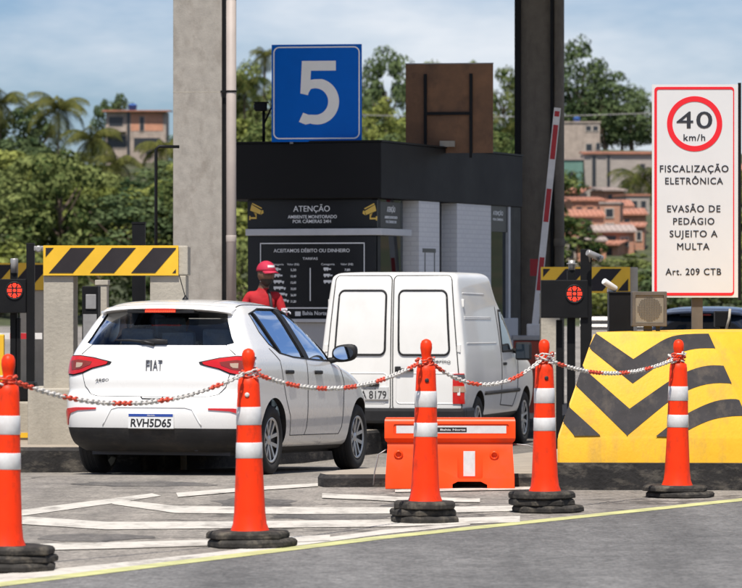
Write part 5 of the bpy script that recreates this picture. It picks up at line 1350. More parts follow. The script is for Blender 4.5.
recalc(frame_ring(rrect(-17 * k4, 17 * k4, zl(326), zl(292), .008), rrect(-14.2 * k4, 14.2 * k4, zl(323), zl(295), .006), -.02, .004).build('case_rim', 'lamp_case', hs))
m = MB(); m.box(-14 * k4, 14 * k4, -.008, .002, zl(322.8), zl(295.2)); m.build('face_plate', 'lamp_grille', hs)
m = MB(); c0 = zl(309)
for i in range(-9, 10):
    for j in range(-9, 10):
        if i * i + j * j <= 86: m.lathe([(.0034, 0), (.003, .004), (.001, .005)], 6, mat4=Matrix.Translation((i * 1.28 * k4, -.009, c0 + j * 1.28 * k4)) @ Matrix.Rotation(R(90), 4, 'X'))
m.build('grille', 'lamp_case', hs)
m = MB(); m.box(-5 * k4, 3 * k4, .04, .12, 0, zl(325)); m.box(7 * k4, 11 * k4, .06, .10, 0, zl(326)); m.build('bracket', 'lamp_case', sn)
bc = thing('black_cabinet', 'black equipment box behind the square lamp', 'cabinet', (X_at(621, 34.1), 34.1, 1.0), 0)
k5 = 34.1 / F
m = MB(); m.box(-12 * k5, 12.5 * k5, 0, .25, 0, Z_at(293, 34.1) - 1.0, 0, .008); m.build('body', 'black_metal', bc)
m = MB(); m.box(-12.5 * k5, 13 * k5, -.01, .26, Z_at(293, 34.1) - 1.0, Z_at(291.6, 34.1) - 1.0); m.build('lid', 'black_plastic', bc)
bcam = thing('security_camera', 'white tube camera on top of the black equipment box', 'camera', (X_at(610, 34.1), 34.12, Z_at(292, 34.1)), 0)
m = MB(); m.lathe([(.024, -.075), (.027, -.07), (.027, .06), (.024, .068), (.001, .068)], 18, mat4=Matrix.Translation((0, -.02, .055)) @ Matrix.Rotation(R(35), 4, 'Z') @ Matrix.Rotation(R(-62), 4, 'Y') @ Matrix.Rotation(R(180), 4, 'X')); m.build('housing', 'cam_white', bcam)
m = MB(); m.box(-.02, .05, .0, .06, 0, .03, 0, .006); m.build('mount', 'cam_white', bcam)
fl = thing('fuse_box', 'grey box on the right edge beside the speed sign post', 'box', (X_at(724, 37.0), 37.0, .8), 0)
k6 = 37.0 / F
m = MB(); m.box(-9 * k6, 7 * k6, 0, .15, .42 - .0, Z_at(311, 37) - .8, 0, .01); m.box(-4 * k6, 2 * k6, .03, .08, -.8, .43); m.build('body', 'black_metal', fl)
m = MB(); m.tube([(2 * k6, -.01, .40), (5 * k6, -.02, Z_at(318, 37) - .8), (6 * k6, 0, Z_at(309, 37) - .8)], .012, 8); m.build('conduit', 'concrete', fl)
# guard rail of the far lane
gr = thing('guard_rail', 'grey guard rail in the far lane beyond the nose block', 'guard rail', P(640, 330, 62), 0)
k7 = 62 / F
m = MB(); m.prism([(-.03, .0), (-.06, .05), (-.02, .10), (-.06, .15), (-.03, .2), (.0, .2), (.0, 0)], -60 * k7, 160 * k7, 'yz', 0); m.build('rail', 'gal_steel', gr)
m = MB()
for x in (-55, 20, 95): m.box(x * k7, x * k7 + .08, .01, .10, -1.0, .2)
m.build('post', 'gal_steel', gr)

# ------------------------------------------------------------------ people: one skinned surface each
def skinned(name, joints, bones, parent, colour, mats, extra=None):
    names = list(joints); idx = {n: i for i, n in enumerate(names)}
    me = bpy.data.meshes.new(name)
    me.from_pydata([joints[n][:3] for n in names], [(idx[a], idx[b]) for a, b in bones], []); me.update()
    o = bpy.data.objects.new(name, me); COL.objects.link(o)
    md = o.modifiers.new('skin', 'SKIN'); md.use_smooth_shade = True
    sv = me.skin_vertices[0].data
    for n in names:
        r = joints[n][3]; sv[idx[n]].radius = r if isinstance(r, tuple) else (r, r)
        sv[idx[n]].use_root = (n == 'pelvis')
    sd = o.modifiers.new('sub', 'SUBSURF'); sd.levels = 2; sd.render_levels = 2
    dg = bpy.context.evaluated_depsgraph_get(); dg.update()
    m2 = bpy.data.meshes.new_from_object(o.evaluated_get(dg)); bpy.data.objects.remove(o); bpy.data.meshes.remove(me)
    if extra:
        bm = bmesh.new(); bm.from_mesh(m2); extra(bm); bm.to_mesh(m2); bm.free()
    for m in mats: m2.materials.append(M(m))
    for p in m2.polygons: p.use_smooth = True; p.material_index = colour(p.center)
    return link(name, m2, parent)
def head_shape(bm, c, r, look):
    """head: egg with brow, nose, mouth, chin and ears, looking along `look` (unit vector in xy)"""
    n0 = len(bm.verts)
    ret = bmesh.ops.create_uvsphere(bm, u_segments=28, v_segments=20, radius=1.0)
    f = Vector((look[0], look[1], 0)); s = Vector((0, 0, 1)).cross(f)
    for v in ret['verts']:
        d = v.co.copy()          # local: x side, y front, z up
        x, y, z = d.x * .80, d.y * .98, d.z * 1.18
        if z < -.2: k = 1 - .32 * min(1, (-z - .2)); x *= k; y *= (1 - .12 * min(1, -z - .2))
        if y > 0:
            nose = math.exp(-((x / .16) ** 2 + ((z + .15) / .26) ** 2)); y += .20 * nose
            y += .05 * math.exp(-((x / .5) ** 2 + ((z - .28) / .12) ** 2))
            y -= .10 * (math.exp(-(((abs(x) - .32) / .15) ** 2 + ((z - .08) / .12) ** 2)))
            y += .06 * math.exp(-((x / .28) ** 2 + ((z + .52) / .09) ** 2)); y += .08 * math.exp(-((x / .28) ** 2 + ((z + .95) / .15) ** 2))
        else:
            if z < -.55: y *= .75
        ear = math.exp(-(((y + .05) / .14) ** 2 + ((z + .05) / .22) ** 2))
        if abs(x) > .6: x += math.copysign(.13 * ear, x)
        v.co = c + (s * x + f * y) * r + Vector((0, 0, z * r))
man = thing('person', 'man in a red shirt and red cap standing between the hatchback and the booth', 'person', (X_at(263, 45.6), 45.6, gz(45.6) + .235), R(0))
HM = 1.0
J = {'pelvis': (0, 0, .97, (.15, .11)), 'waist': (0, .0, 1.08, (.145, .10)), 'chest': (0, .0, 1.29, (.175, .115)), 'neck0': (0, .01, 1.47, (.105, .08)), 'neck': (.01, -.01, 1.53, .060), 'headc': (.025, -.03, 1.57, .062),
     'shl': (-.16, .0, 1.43, .066), 'ell': (-.25, -.04, 1.15, .044), 'wrl': (-.20, -.20, .95, .03), 'hal': (-.19, -.26, .93, (.036, .018)),
     'shr': (.16, .0, 1.43, .066), 'elr': (.235, -.06, 1.18, .044), 'wrr': (.235, -.27, 1.22, .03), 'har': (.24, -.335, 1.25, (.036, .020)),
     'hpl': (-.095, 0, .90, .095), 'knl': (-.11, -.02, .50, .062), 'anl': (-.12, .03, .09, .042), 'ftl': (-.125, -.12, .04, (.042, .03)),
     'hpr': (.095, 0, .90, .095), 'knr': (.12, -.03, .50, .062), 'anr': (.13, .02, .09, .042), 'ftr': (.14, -.13, .04, (.042, .03))}
Bn = [('pelvis', 'waist'), ('waist', 'chest'), ('chest', 'neck0'), ('neck0', 'neck'), ('neck', 'headc'), ('chest', 'shl'), ('shl', 'ell'), ('ell', 'wrl'), ('wrl', 'hal'), ('chest', 'shr'), ('shr', 'elr'), ('elr', 'wrr'), ('wrr', 'har'),
      ('pelvis', 'hpl'), ('hpl', 'knl'), ('knl', 'anl'), ('anl', 'ftl'), ('pelvis', 'hpr'), ('hpr', 'knr'), ('knr', 'anr'), ('anr', 'ftr')]
def fingers(bm, wrist, palm, up, n=4):
    d = (Vector(palm) - Vector(wrist)).normalized(); up = Vector(up).normalized(); s = d.cross(up).normalized()
    ends = []
    for k in range(n): ends.append((Vector(palm) + s * ((k - 1.5) * .017) + d * .02, d, [.040, .046, .043, .034][k]))
    ends.append((Vector(wrist) + d * .035 - s * .03, (d * .6 - s * .7).normalized(), .032))
    mb = MB()
    for p, dd, l_ in ends: mb.tube([p, p + dd * l_, p + dd * l_ * 1.5 - up * .016, p + dd * l_ * 1.7 - up * .034], [.0088, .0082, .0076, .006], 8)
    vv = [bm.verts.new(q) for q in mb.v]
    for f in mb.f: bm.faces.new([vv[i] for i in f])
HCN = Vector((.035, -.045, 1.655)); LOOK = Vector((.55, -.83)).normalized()
def man_extra(bm):
    head_shape(bm, HCN, .112, LOOK); fingers(bm, J['wrl'][:3], J['hal'][:3], (0, -.3, .9)); fingers(bm, J['wrr'][:3], J['har'][:3], (0, .4, .9))
def man_col(c):
    if c.z > 1.50: return 0
    if c.y < -.20 and c.z > .85 and abs(c.x) > .10: return 3 if c.x > 0 else 0
    if c.z > .94: return 1 if not (c.z < 1.16 and abs(c.x) > .19) else 0
    if c.z < .10: return 4
    return 2
skinned('body', J, Bn, man, man_col, ['skin_dark', 'shirt_red', 'trousers', 'glove', 'rubber'], man_extra)
cp = MB(); s_ = Vector((0, 0, 1)).cross(Vector((LOOK.x, LOOK.y, 0))); f_ = Vector((LOOK.x, LOOK.y, 0))
bm = bmesh.new(); bmesh.ops.create_uvsphere(bm, u_segments=28, v_segments=16, radius=1)
bmesh.ops.bisect_plane(bm, geom=bm.verts[:] + bm.edges[:] + bm.faces[:], plane_co=(0, 0, 0.0), plane_no=(0, 0, -1), clear_outer=True)
for v in bm.verts: x, y, z = v.co; v.co = HCN + s_ * (x * .103) + f_ * (y * .122) + Vector((0, 0, .035 + z * .115))
cp.bm(bm, 0, None, True)
br = []
for k in range(13):
    a = R(-62 + 124 * k / 12); br.append((math.sin(a), math.cos(a)))
pts = [HCN + s_ * (x * .098) + f_ * (y * .115) + Vector((0, 0, .04)) for x, y in br] + [HCN + s_ * (x * .095) + f_ * (y * .115 + .085 * (y ** .5 if y > 0 else 0)) + Vector((0, 0, .022 - .012 * abs(x))) for x, y in br]
low = [p - Vector((0, 0, .007)) for p in pts]
cp.add([tuple(p) for p in pts + low], [(i, i + 1, i + 14, i + 13) for i in range(12)] + [(26 + i, 26 + i + 13, 26 + i + 14, 26 + i + 1) for i in range(12)] + [(13 + i, 14 + i, 40 + i, 39 + i) for i in range(12)], 0, True)
cap = cp.build('cap', 'cap_red', man)
m = MB(); bt = [];
for k in range(9):
    a = R(-30 + 60 * k / 8)
    for zz in (.075, .10): p = HCN + s_ * (math.sin(a) * .104 * .86) + f_ * (math.cos(a) * .124 * .86) + Vector((0, 0, zz)) + f_ * .012; bt.append(tuple(p))
m.add(bt, [(2 * k, 2 * k + 2, 2 * k + 3, 2 * k + 1) for k in range(8)]); m.build('cap_badge', 'panel_text', cap)
bd = MB(); bm = bmesh.new(); head_shape(bm, HCN + Vector((0, 0, -.002)), .1165, LOOK)
bmesh.ops.bisect_plane(bm, geom=bm.verts[:] + bm.edges[:] + bm.faces[:], plane_co=HCN + Vector((0, 0, -.055)), plane_no=(0, 0, 1), clear_outer=True)
bmesh.ops.bisect_plane(bm, geom=bm.verts[:] + bm.edges[:] + bm.faces[:], plane_co=HCN + Vector((0, 0, 0)) , plane_no=(-LOOK.x, -LOOK.y, 0), clear_outer=True)
bd.bm(bm, 0, None, True); bd.build('beard', 'ink', man)
m = MB(); m.tube([(.02, .09, 1.47), (.06, -.05, 1.475), (.085, -.115, 1.40), (.10, -.125, 1.25), (.12, -.11, 1.10), (.13, -.04, 1.0)], .018, 8); m.build('strap', 'ink', man)
# the driver of the hatchback
drv = thing('person', 'driver in a white shirt seen through the hatchback side windows', 'person', car.matrix_basis @ Vector((-.36, .98, .0)), CAR_RZ)
J2 = {'pelvis': (0, .02, .66, (.16, .12)), 'waist': (0, -.0, .80, (.15, .11)), 'chest': (0, -.03, .98, (.175, .115)), 'neck0': (0, -.03, 1.12, (.08, .07)), 'neck': (0, -.02, 1.19, .055), 'headc': (0, -.0, 1.24, .06),
      'shl': (-.17, -.03, 1.09, .065), 'ell': (-.22, .16, .90, .044), 'wrl': (-.15, .38, .98, .03), 'hal': (-.14, .44, 1.0, (.034, .02)), 'shr': (.17, -.03, 1.09, .065), 'elr': (.23, .15, .90, .044), 'wrr': (.16, .38, .98, .03), 'har': (.15, .44, 1.0, (.034, .02)),
      'hpl': (-.10, .08, .66, .095), 'knl': (-.13, .48, .70, .062), 'anl': (-.13, .75, .40, .042), 'hpr': (.10, .08, .66, .095), 'knr': (.13, .48, .70, .062), 'anr': (.13, .75, .40, .042)}
B2 = [b for b in Bn if b[1] not in ('ftl', 'ftr')]
def drv_extra(bm): head_shape(bm, Vector((0, .0, 1.31)), .105, Vector((.5, .86)).normalized()); fingers(bm, J2['wrl'][:3], J2['hal'][:3], (0, -.3, .9)); fingers(bm, J2['wrr'][:3], J2['har'][:3], (0, -.3, .9))
skinned('body', J2, B2, drv, lambda c: 0 if c.z > 1.165 or (c.y > .12 and c.z > .86 and c.z < 1.05 and abs(c.x) > .08) else (1 if c.z > .72 else 2), ['skin_mid', 'shirt_white', 'trousers'], drv_extra)
hm = MB(); bm = bmesh.new(); bmesh.ops.create_uvsphere(bm, u_segments=20, v_segments=14, radius=.112)
bmesh.ops.bisect_plane(bm, geom=bm.verts[:] + bm.edges[:] + bm.faces[:], plane_co=(0, 0.0, .02), plane_no=(.2, .6, -.8), clear_outer=True)
hm.bm(bm, 0, Matrix.Translation((0, -.005, 1.32)), True); hm.build('hair', 'ink', drv)

# ------------------------------------------------------------------ trees
def crown_mesh(name, seed, nclump, nleaf, lo, leaf, mat_, hw=0.5, shape='round'):
    rd = random.Random(seed); mb = MB(); cl = []
    for k in range(nclump):
        for _ in range(60):
            a = rd.uniform(0, 2 * math.pi); z = rd.uniform(lo, 1.0); env = math.sqrt(max(0.02, 1 - ((z - (lo + 1) / 2 + .06) / ((1 - lo) / 2 + .06)) ** 2)) * hw
            r = env * math.sqrt(rd.uniform(.15, 1)); c = Vector((r * math.cos(a), r * math.sin(a), z))
            if all((c - q[0]).length > .115 for q in cl): break
        cl.append((c, rd.uniform(.085, .185)))
    v = []; f = []
    for c, r in cl:
        for q in range(nleaf):
            d = Vector((rd.gauss(0, 1), rd.gauss(0, 1), rd.gauss(0.25, 1))).normalized()
            p = c + Vector((d.x, d.y, d.z * .8)) * r * rd.uniform(.6, 1.06) ** .6
            s = leaf * rd.uniform(.6, 1.4); n = (d + Vector((rd.uniform(-.5, .5), rd.uniform(-.5, .5), rd.uniform(-.2, .6)))).normalized()
            u = n.cross(Vector((rd.uniform(-1, 1), rd.uniform(-1, 1), rd.uniform(-1, 1)))).normalized(); w2 = n.cross(u)
            o = len(v); v += [tuple(p - u * s - w2 * s * .45), tuple(p + u * s * .2 - w2 * s * .7), tuple(p + u * s * 1.1), tuple(p + u * s * .1 + w2 * s * .65)]; f.append((o, o + 1, o + 2, o + 3))
    mb.add(v, f)
    me = bpy.data.meshes.new(name); me.from_pydata(mb.v, [], mb.f); me.materials.append(M(mat_)); me.update(); return me
def trunk_mesh(name, seed):
    rd = random.Random(seed); mb = MB(); lean = Vector((rd.uniform(-.05, .05), rd.uniform(-.05, .05), 0))
    mb.tube([(0, 0, -.12), lean * .3 + Vector((0, 0, .15)), lean + Vector((0, 0, .38)), lean * 1.2 + Vector((0, 0, .62))], [.042, .032, .024, .010], 8)
    for k in range(7):
        a = k * 2.4 + rd.uniform(-.3, .3); z = rd.uniform(.26, .5); l_ = rd.uniform(.22, .38)
        b = lean * (z / .38) + Vector((0, 0, z)); mb.tube([b, b + Vector((math.cos(a) * l_ * .5, math.sin(a) * l_ * .5, l_ * .35)), b + Vector((math.cos(a) * l_, math.sin(a) * l_, l_ * .85))], [.016, .011, .004], 6)
    me = bpy.data.meshes.new(name); me.from_pydata(mb.v, [], mb.f); me.materials.append(M('trunk')); me.update(); return me
CROWNS = {'a': [crown_mesh('crown_a%d' % k, 100 + k, 34, 120, .14, .023, 'leaf_a') for k in range(4)],
          'd': [crown_mesh('crown_d%d' % k, 200 + k, 34, 120, .14, .023, 'leaf_dark') for k in range(3)],
          'l': [crown_mesh('crown_l%d' % k, 300 + k, 30, 110, .10, .026, 'leaf_light') for k in range(3)],
          't': [crown_mesh('crown_t%d' % k, 400 + k, 60, 64, .18, .022, 'leaf_dark', .42) for k in range(2)]}
TRUNKS = [trunk_mesh('trunk_%d' % k, 50 + k) for k in range(3)]
tr = random.Random(5)
def tree(px, ytop, Y, wid, kind, label, group=None, hmax=14, name='leafy_tree', hmin=0.0):
    X = X_at(px, Y); zb = hill_z(X, Y); ht = Z_at(ytop, Y) - zb; ht = max(hmin, min(ht, hmax))
    if ht < 1.6: return None
    t = thing(name, label, 'tree', (X, Y, zb), tr.uniform(0, 6.28), group)
    c = link('crown', tr.choice(CROWNS[kind]), t); s = wid / 1.05; c.scale = (s, s, ht / 1.1); c.location = (0, 0, 0)
    k = link('trunk', tr.choice(TRUNKS), t); k.scale = (min(s, ht), min(s, ht), ht)
    return t
def palm_mesh(seed, nf=20):
    rd = random.Random(seed); mb = MB(); v = []; f = []
    for k in range(nf):
        a = k * 2.399 + rd.uniform(-.2, .2); el = rd.uniform(-.7, 1.2) if k > 4 else rd.uniform(.8, 1.4); l_ = rd.uniform(.85, 1.1); n = 16
        p = Vector((0, 0, 0)); e = el; prev = p; h = Vector((math.cos(a), math.sin(a), 0)); s = Vector((-math.sin(a), math.cos(a), 0))
        for i in range(n):
            t = (h * math.cos(e) + Vector((0, 0, math.sin(e)))).normalized(); q = prev + t * (l_ / n); e -= (.10 + .05 * rd.random())
            if i > 0:
                ll = .33 * math.sin(math.pi * (i + 1.5) / (n + 2.5)) ** .7
                for sg in (1, -1):
                    dr = (s * sg * .85 + t * .45 + Vector((0, 0, -.45 - .3 * rd.random()))).normalized()
                    for off in (0, .5):
                        b = prev.lerp(q, off); o = len(v); tp = b + dr * ll * rd.uniform(.8, 1.1) + Vector((0, 0, -.03))
                        v += [tuple(b - t * .011), tuple(b + t * .012), tuple(tp + t * .004), tuple(tp - t * .002)]; f.append((o, o + 1, o + 2, o + 3))
            o = len(v); wv = .010; v += [tuple(prev - s * wv), tuple(prev + s * wv), tuple(q + s * wv), tuple(q - s * wv)]; f.append((o, o + 1, o + 2, o + 3))
            prev = q
    me = bpy.data.meshes.new('fronds_%d' % seed); me.from_pydata(v, [], f); me.materials.append(M('leaf_palm')); me.update(); return me
PALMS = [palm_mesh(60 + k) for k in range(3)]
pt = MB(); pt.tube([(0, 0, -1), (.01, 0, .3), (.03, .01, .7), (.02, .0, 1.0)], [.020, .015, .012, .012], 8); PT = bpy.data.meshes.new('palm_stem'); PT.from_pydata(pt.v, [], pt.f); PT.materials.append(M('trunk')); PT.update()
def palm(px, yc, Y, rad, label, group=None):
    X = X_at(px, Y); zb = hill_z(X, Y); h = Z_at(yc, Y) - zb; h = max(h, 2.0)
    t = thing('palm_tree', label, 'palm tree', (X, Y, zb), tr.uniform(0, 6.28), group)
    c = link('crown', tr.choice(PALMS), t); c.scale = (rad * 1.2, rad * 1.2, rad * 1.2); c.location = (0.02 * h * 1.0, 0, h)
    k = link('trunk', PT, t); k.scale = (h * .9, h * .9, h)
    return t
# filler rows on the slope; ytop(px) keeps houses and sky clear
def lim(px):
    pts = [(-400, 128), (-20, 124), (20, 126), (45, 138), (78, 150), (96, 160), (105, 172), (170, 172), (180, 150), (200, 120), (232, 95), (262, 100), (275, 110), (360, 118), (400, 112), (480, 120), (515, 110), (556, 258), (600, 266), (640, 256), (700, 236), (742, 205), (820, 190), (1200, 150)]
    for a, b in zip(pts[:-1], pts[1:]):
        if a[0] <= px <= b[0]: return a[1] + (b[1] - a[1]) * (px - a[0]) / (b[0] - a[0])
    return 200
GL = 'leafy tree in the green mass on the slope left of the concrete column'
GM = 'leafy tree on the far slope seen between the two columns'
GRT = 'leafy tree on the slope below the brick houses and behind the speed sign'
def region(px): return (GL, 'trees on the slope left of the column') if px < 200 else ((GM, 'trees on the slope behind the booth') if px < 540 else (GRT, 'trees on the slope below the brick houses'))
for Y, step in ((262, 74), (290, 68), (322, 62), (356, 58), (392, 54), (430, 50), (462, 48)):
    px = -190 + tr.uniform(0, 30)
    while px < 880:
        lb, gp = region(px); yt = lim(px) + tr.uniform(2, 22)
        if Y > 275 and 528 < px < 668: px += step; continue
        kd = tr.choice('aaaddl') if px < 60 else (tr.choice('aalld') if px < 200 else tr.choice('aald'))
        if px > 540: kd = tr.choice('all')
        tree(px, yt, Y + tr.uniform(-9, 9), tr.uniform(6.6, 10.5), kd, lb, gp, hmax=tr.uniform(5.5, 9.0))
        px += step * tr.uniform(.75, 1.2)
# bushes along the foot of the slope
px = -60
while px < 800:
    lb, gp = ('bush at the foot of the slope', 'bushes at the foot of the slope')
    if px < 200: lb = 'bush at the foot of the slope, between the concrete legs on the left'
    elif px < 540: lb = 'bush at the foot of the slope, beside the toll booth'
    else: lb = 'bush at the foot of the slope, around the right signal and speed sign'
    t_ = tree(px, tr.uniform(236, 262) if px < 540 else tr.uniform(246, 276), tr.uniform(226, 240), tr.uniform(4.5, 7), tr.choice('aadl'), lb, gp + (' left' if px < 200 else (' middle' if px < 540 else ' right')), hmax=5, name='leafy_bush')
    px += tr.uniform(36, 60)
# the ones that stand out
tree(28, 104, 400, 8.5, 'd', 'broad dark tree crown on the skyline left of the tallest palm', hmax=12)
tree(122, 94, 480, 4.6, 'd', 'small dark tree behind the hilltop house with the blue tank', hmax=9)
tree(104, 97, 482, 3.6, 'd', 'smaller dark tree on the left behind the hilltop house', hmax=9)
tree(125, 186, 330, 5.5, 'l', 'yellow-green bush tree on the slope below the hilltop house', hmax=6)
tree(252, 60, 430, 6.5, 'a', 'tree with a tall crown between the column and the blue number sign', hmax=16)
tree(388, 47, 450, 7.2, 'd', 'tall dark round tree right of the blue number sign', hmax=19, hmin=9)
tree(368, 78, 455, 5.0, 'd', 'smaller dark tree touching the blue number sign', hmax=15)
tree(382, 97, 400, 6.2, 'l', 'pale yellow-green tree below the dark one right of the blue number sign', hmax=11)
tree(430, 60, 470, 6.5, 'a', 'tree hidden behind the brown sign back', hmax=15)
tree(468, 58, 470, 5.0, 'a', 'tree whose tip shows over the brown sign back', hmax=15)
tree(503, 66, 455, 6.0, 'a', 'tree between the brown sign back and the dark column', hmax=17)
tree(580, 35, 486, 8.5, 't', 'tall dark tree on the skyline beside the dark column', hmax=17, name='tall_tree')
tree(606, 66, 484, 9.5, 't', 'dark tree right of the tallest one above the block house', hmax=14, name='tall_tree')
tree(632, 84, 482, 8.5, 't', 'lowest dark tree of the skyline clump, left of the speed sign', hmax=12, name='tall_tree')
tree(590, 96, 488, 9.0, 'd', 'rounded dark tree at the foot of the skyline clump', hmax=8)
tree(622, 104, 487, 8.5, 'a', 'round olive tree over the red tile edge of the block house', hmax=9)
palm(58, 110, 385, 3.3, 'tallest palm on the left slope, with fronds against the sky')
palm(90, 140, 375, 3.1, 'palm with hanging fronds left of the hilltop house')
palm(2, 104, 392, 3.0, 'palm at the left edge of the skyline')
palm(165, 150, 380, 2.9, 'palm right of the hilltop house, beside the concrete column')
palm(118, 165, 360, 2.2, 'low palm on the slope under the hilltop house')
palm(247, 86, 405, 3.0, 'palm beside the drain pipe, left of the blue number sign')
palm(266, 56, 432, 1.8, 'palm peeping over the left corner of the blue number sign')
palm(640, 205, 350, 2.7, 'palm left of the speed sign, below the brick houses')
palm(735, 200, 350, 2.6, 'palm at the right edge behind the speed sign')
palm(510, 128, 410, 2.4, 'palm between the dark column and the brown sign back')

# ------------------------------------------------------------------ houses on the hill
def house(label, px0, px1, ytop, ybase, Y, depth, wall, roof, windows, rz=0.0, roof_kind='mono', extra=None, over=.25, slope=.10):
    for _ in range(300):
        if hill_z(X_at((px0 + px1) / 2, Y), Y) > Z_at(ybase, Y) + .2: Y -= 1
        elif hill_z(X_at((px0 + px1) / 2, Y), Y) < Z_at(ybase, Y) - .4 and Y < 474: Y += 1
    X = X_at((px0 + px1) / 2, Y); wd = (px1 - px0) / F * Y; zb = Z_at(ybase, Y); zt = Z_at(ytop, Y); h = zt - zb; gzb = hill_z(X, Y)
    t = thing('hillside_house', label, 'house', (X, Y, zb), rz)
    m = MB(); m.box(-wd / 2, wd / 2, 0, depth, min(-.5, gzb - zb - 1.5), h); bw_ = m.build('wall', wall, t)
    kx = lambda px: (px - (px0 + px1) / 2) / F * Y; kz = lambda py: Z_at(py, Y) - zb
    m = MB()
    if roof_kind == 'mono':
        pr = [(-over * 1.6, h - .1), (-over * 1.6, h + .02), (depth + over, h + depth * slope + .12), (depth + over, h + depth * slope)]
        m.prism(pr, -wd / 2 - over, wd / 2 + over, 'yz')
        n = int(wd / .3)
        for k in range(n): x = -wd / 2 - over + (wd + 2 * over) * (k + .5) / n; m.tube([(x, -over * 1.62, h + .03), (x, depth + over, h + depth * slope + .13)], .05, 6)
    elif roof_kind == 'gable':
        m.prism([(-wd / 2 - over, h), (0, h + wd * .20), (wd / 2 + over, h), (wd / 2 + over, h + .12), (0, h + wd * .20 + .14), (-wd / 2 - over, h + .12)], -over, depth + over, 'xz')
        w2 = MB(); w2.prism([(-wd / 2, h - .01), (wd / 2, h - .01), (0, h + wd * .19)], .02, depth - .02, 'xz'); w2.build('gable', wall, t)
    else: m.box(-wd / 2 - over, wd / 2 + over, -over, depth + over, h + .002, h + .16)
    rf = m.build('roof', roof, t)
    for wx0, wx1, wy0, wy1, kind in windows:
        if kind == 'd':
            m = MB(); m.box(kx(wx0), kx(wx1), -.04, .02, kz(wy1), kz(wy0)); m.build('door', 'window_dark', t)
        elif kind == 'b':
            m = MB(); m.box(kx(wx0), kx(wx1), -.9, -.01, kz(wy1) - .12, kz(wy1)); m.box(kx(wx0), kx(wx1), -.9, -.82, kz(wy1), kz(wy0)); m.build('balcony', wall, t)
        elif kind == 'p':
            m = MB(); m.box(kx(wx0), kx(wx1), -.03, .02, kz(wy1), kz(wy0)); m.build('painted_panel', 'render_orange', t)
        elif kind == 't':
            m = MB(); r = (wx1 - wx0) / 2 / F * Y; hh = kz(wy0) - kz(wy1)
            m.lathe([(r * .85, 0), (r, hh * .75), (r * 1.06, hh * .78), (r * 1.06, hh * .84), (r * .5, hh), (.01, hh)], 20, (kx((wx0 + wx1) / 2), depth * .3, max(h + .16, kz(wy1)))); m.build('water_tank', 'tank_blue', t)
        else:
            m = MB(); a, b, c, d = kx(wx0), kx(wx1), kz(wy1), kz(wy0)
            m.box(a - .08, b + .08, -.06, .02, c - .08, d + .08); fo = m.build('window', wall if kind == 'n' else 'render_pale', t)
            m = MB(); m.box(a, b, -.064, -.03, c, d); m.build('pane', 'window_dark', fo)
    return t
house('two storey house with a long red roof on the left hilltop', 106, 166, 111, 158, 462, 7, 'render_beige', 'clay_tile', [(109, 123, 117, 130, 'n'), (128, 163, 113, 131, 'p'), (108, 126, 136, 148, 'n'), (134, 160, 138, 150, 'n'), (127, 130, 112, 158, 'n'), (127, 136, 104, 110.5, 't'), (106, 126, 127, 131, 'b'), (140, 144, 117, 131, 'n'), (146, 152, 139, 158, 'd')], over=.45, slope=.03)
house('small house with a terracotta roof left of the number sign', 251, 271, 131, 150, 440, 5, 'render_orange', 'clay_tile', [(256, 261, 134, 141, 'w')])
house('long pale wall of a house right of the number sign', 360, 408, 131, 150, 440, 6, 'render_pale', 'grey_tile', [(368, 374, 135, 142, 'n'), (390, 396, 135, 142, 'n')], roof_kind='flat')
house('house with a pinkish gable roof beside the dark column', 488, 520, 143, 158, 440, 6, 'render_pale', 'grey_tile', [(496, 501, 146, 152, 'w')], roof_kind='gable')
house('tall narrow beige house with a blue tank on its roof', 560, 600, 123, 160, 420, 5, 'render_beige', 'render_beige', [(586, 591, 126, 131, 'w'), (593, 598, 126, 131, 'w'), (586, 592, 144, 151, 'w'), (574, 581, 117, 122, 't'), (596, 600, 143, 150, 'w')], roof_kind='flat', over=.1)
house('wide grey block house with a red tile edge along the top', 584, 652, 153, 200, 404, 6, 'grey_block', 'clay_tile', [(607, 610, 156, 198, 'n'), (622, 630, 180, 192, 'n'), (592, 596, 156, 198, 'n'), (640, 645, 164, 171, 'n')], over=.15, slope=.03)
house('small teal house squeezed beside the dark column', 558, 583, 160, 200, 400, 5, 'render_teal', 'grey_tile', [(569, 576, 172, 190, 'd')], roof_kind='flat', over=.1)
house('low house with a broad terracotta roof under the block house', 562, 632, 206, 222, 388, 5, 'render_orange', 'clay_tile', [(570, 578, 210, 219, 'n'), (596, 606, 210, 219, 'w')], over=.2)
house('bare orange brick house below the terracotta roof', 556, 604, 216, 252, 374, 4.5, 'clay_block', 'clay_tile', [(564, 571, 222, 234, 'n'), (585, 592, 220, 232, 'n'), (575, 582, 238, 252, 'd')], over=.12)
house('small brick house with a dark open front, lowest of the group', 596, 634, 231, 256, 368, 4, 'clay_block', 'grey_tile', [(599, 616, 236, 254, 'd'), (621, 628, 238, 246, 'w')], over=.2)
house('brick shed stepped up the slope at the right of the group', 618, 646, 214, 236, 380, 4, 'render_orange', 'clay_tile', [(624, 630, 219, 228, 'n')], over=.15)
house('house with a terracotta gable behind the speed sign', 655, 700, 175, 205, 400, 6, 'render_pale', 'clay_tile', [(662, 670, 180, 192, 'w'), (684, 692, 180, 192, 'w')], roof_kind='gable')
house('pale house at the right edge behind the speed sign', 728, 772, 170, 200, 405, 6, 'render_beige', 'clay_tile', [(734, 741, 176, 188, 'w'), (752, 760, 176, 188, 'w')])
house('narrow brick house with a tin roof, wedged under the block house', 604, 624, 190, 210, 360, 4, 'clay_block', 'grey_tile', [(608, 613, 195, 204, 'd'), (616, 621, 196, 202, 'w')], rz=.25, slope=.05)
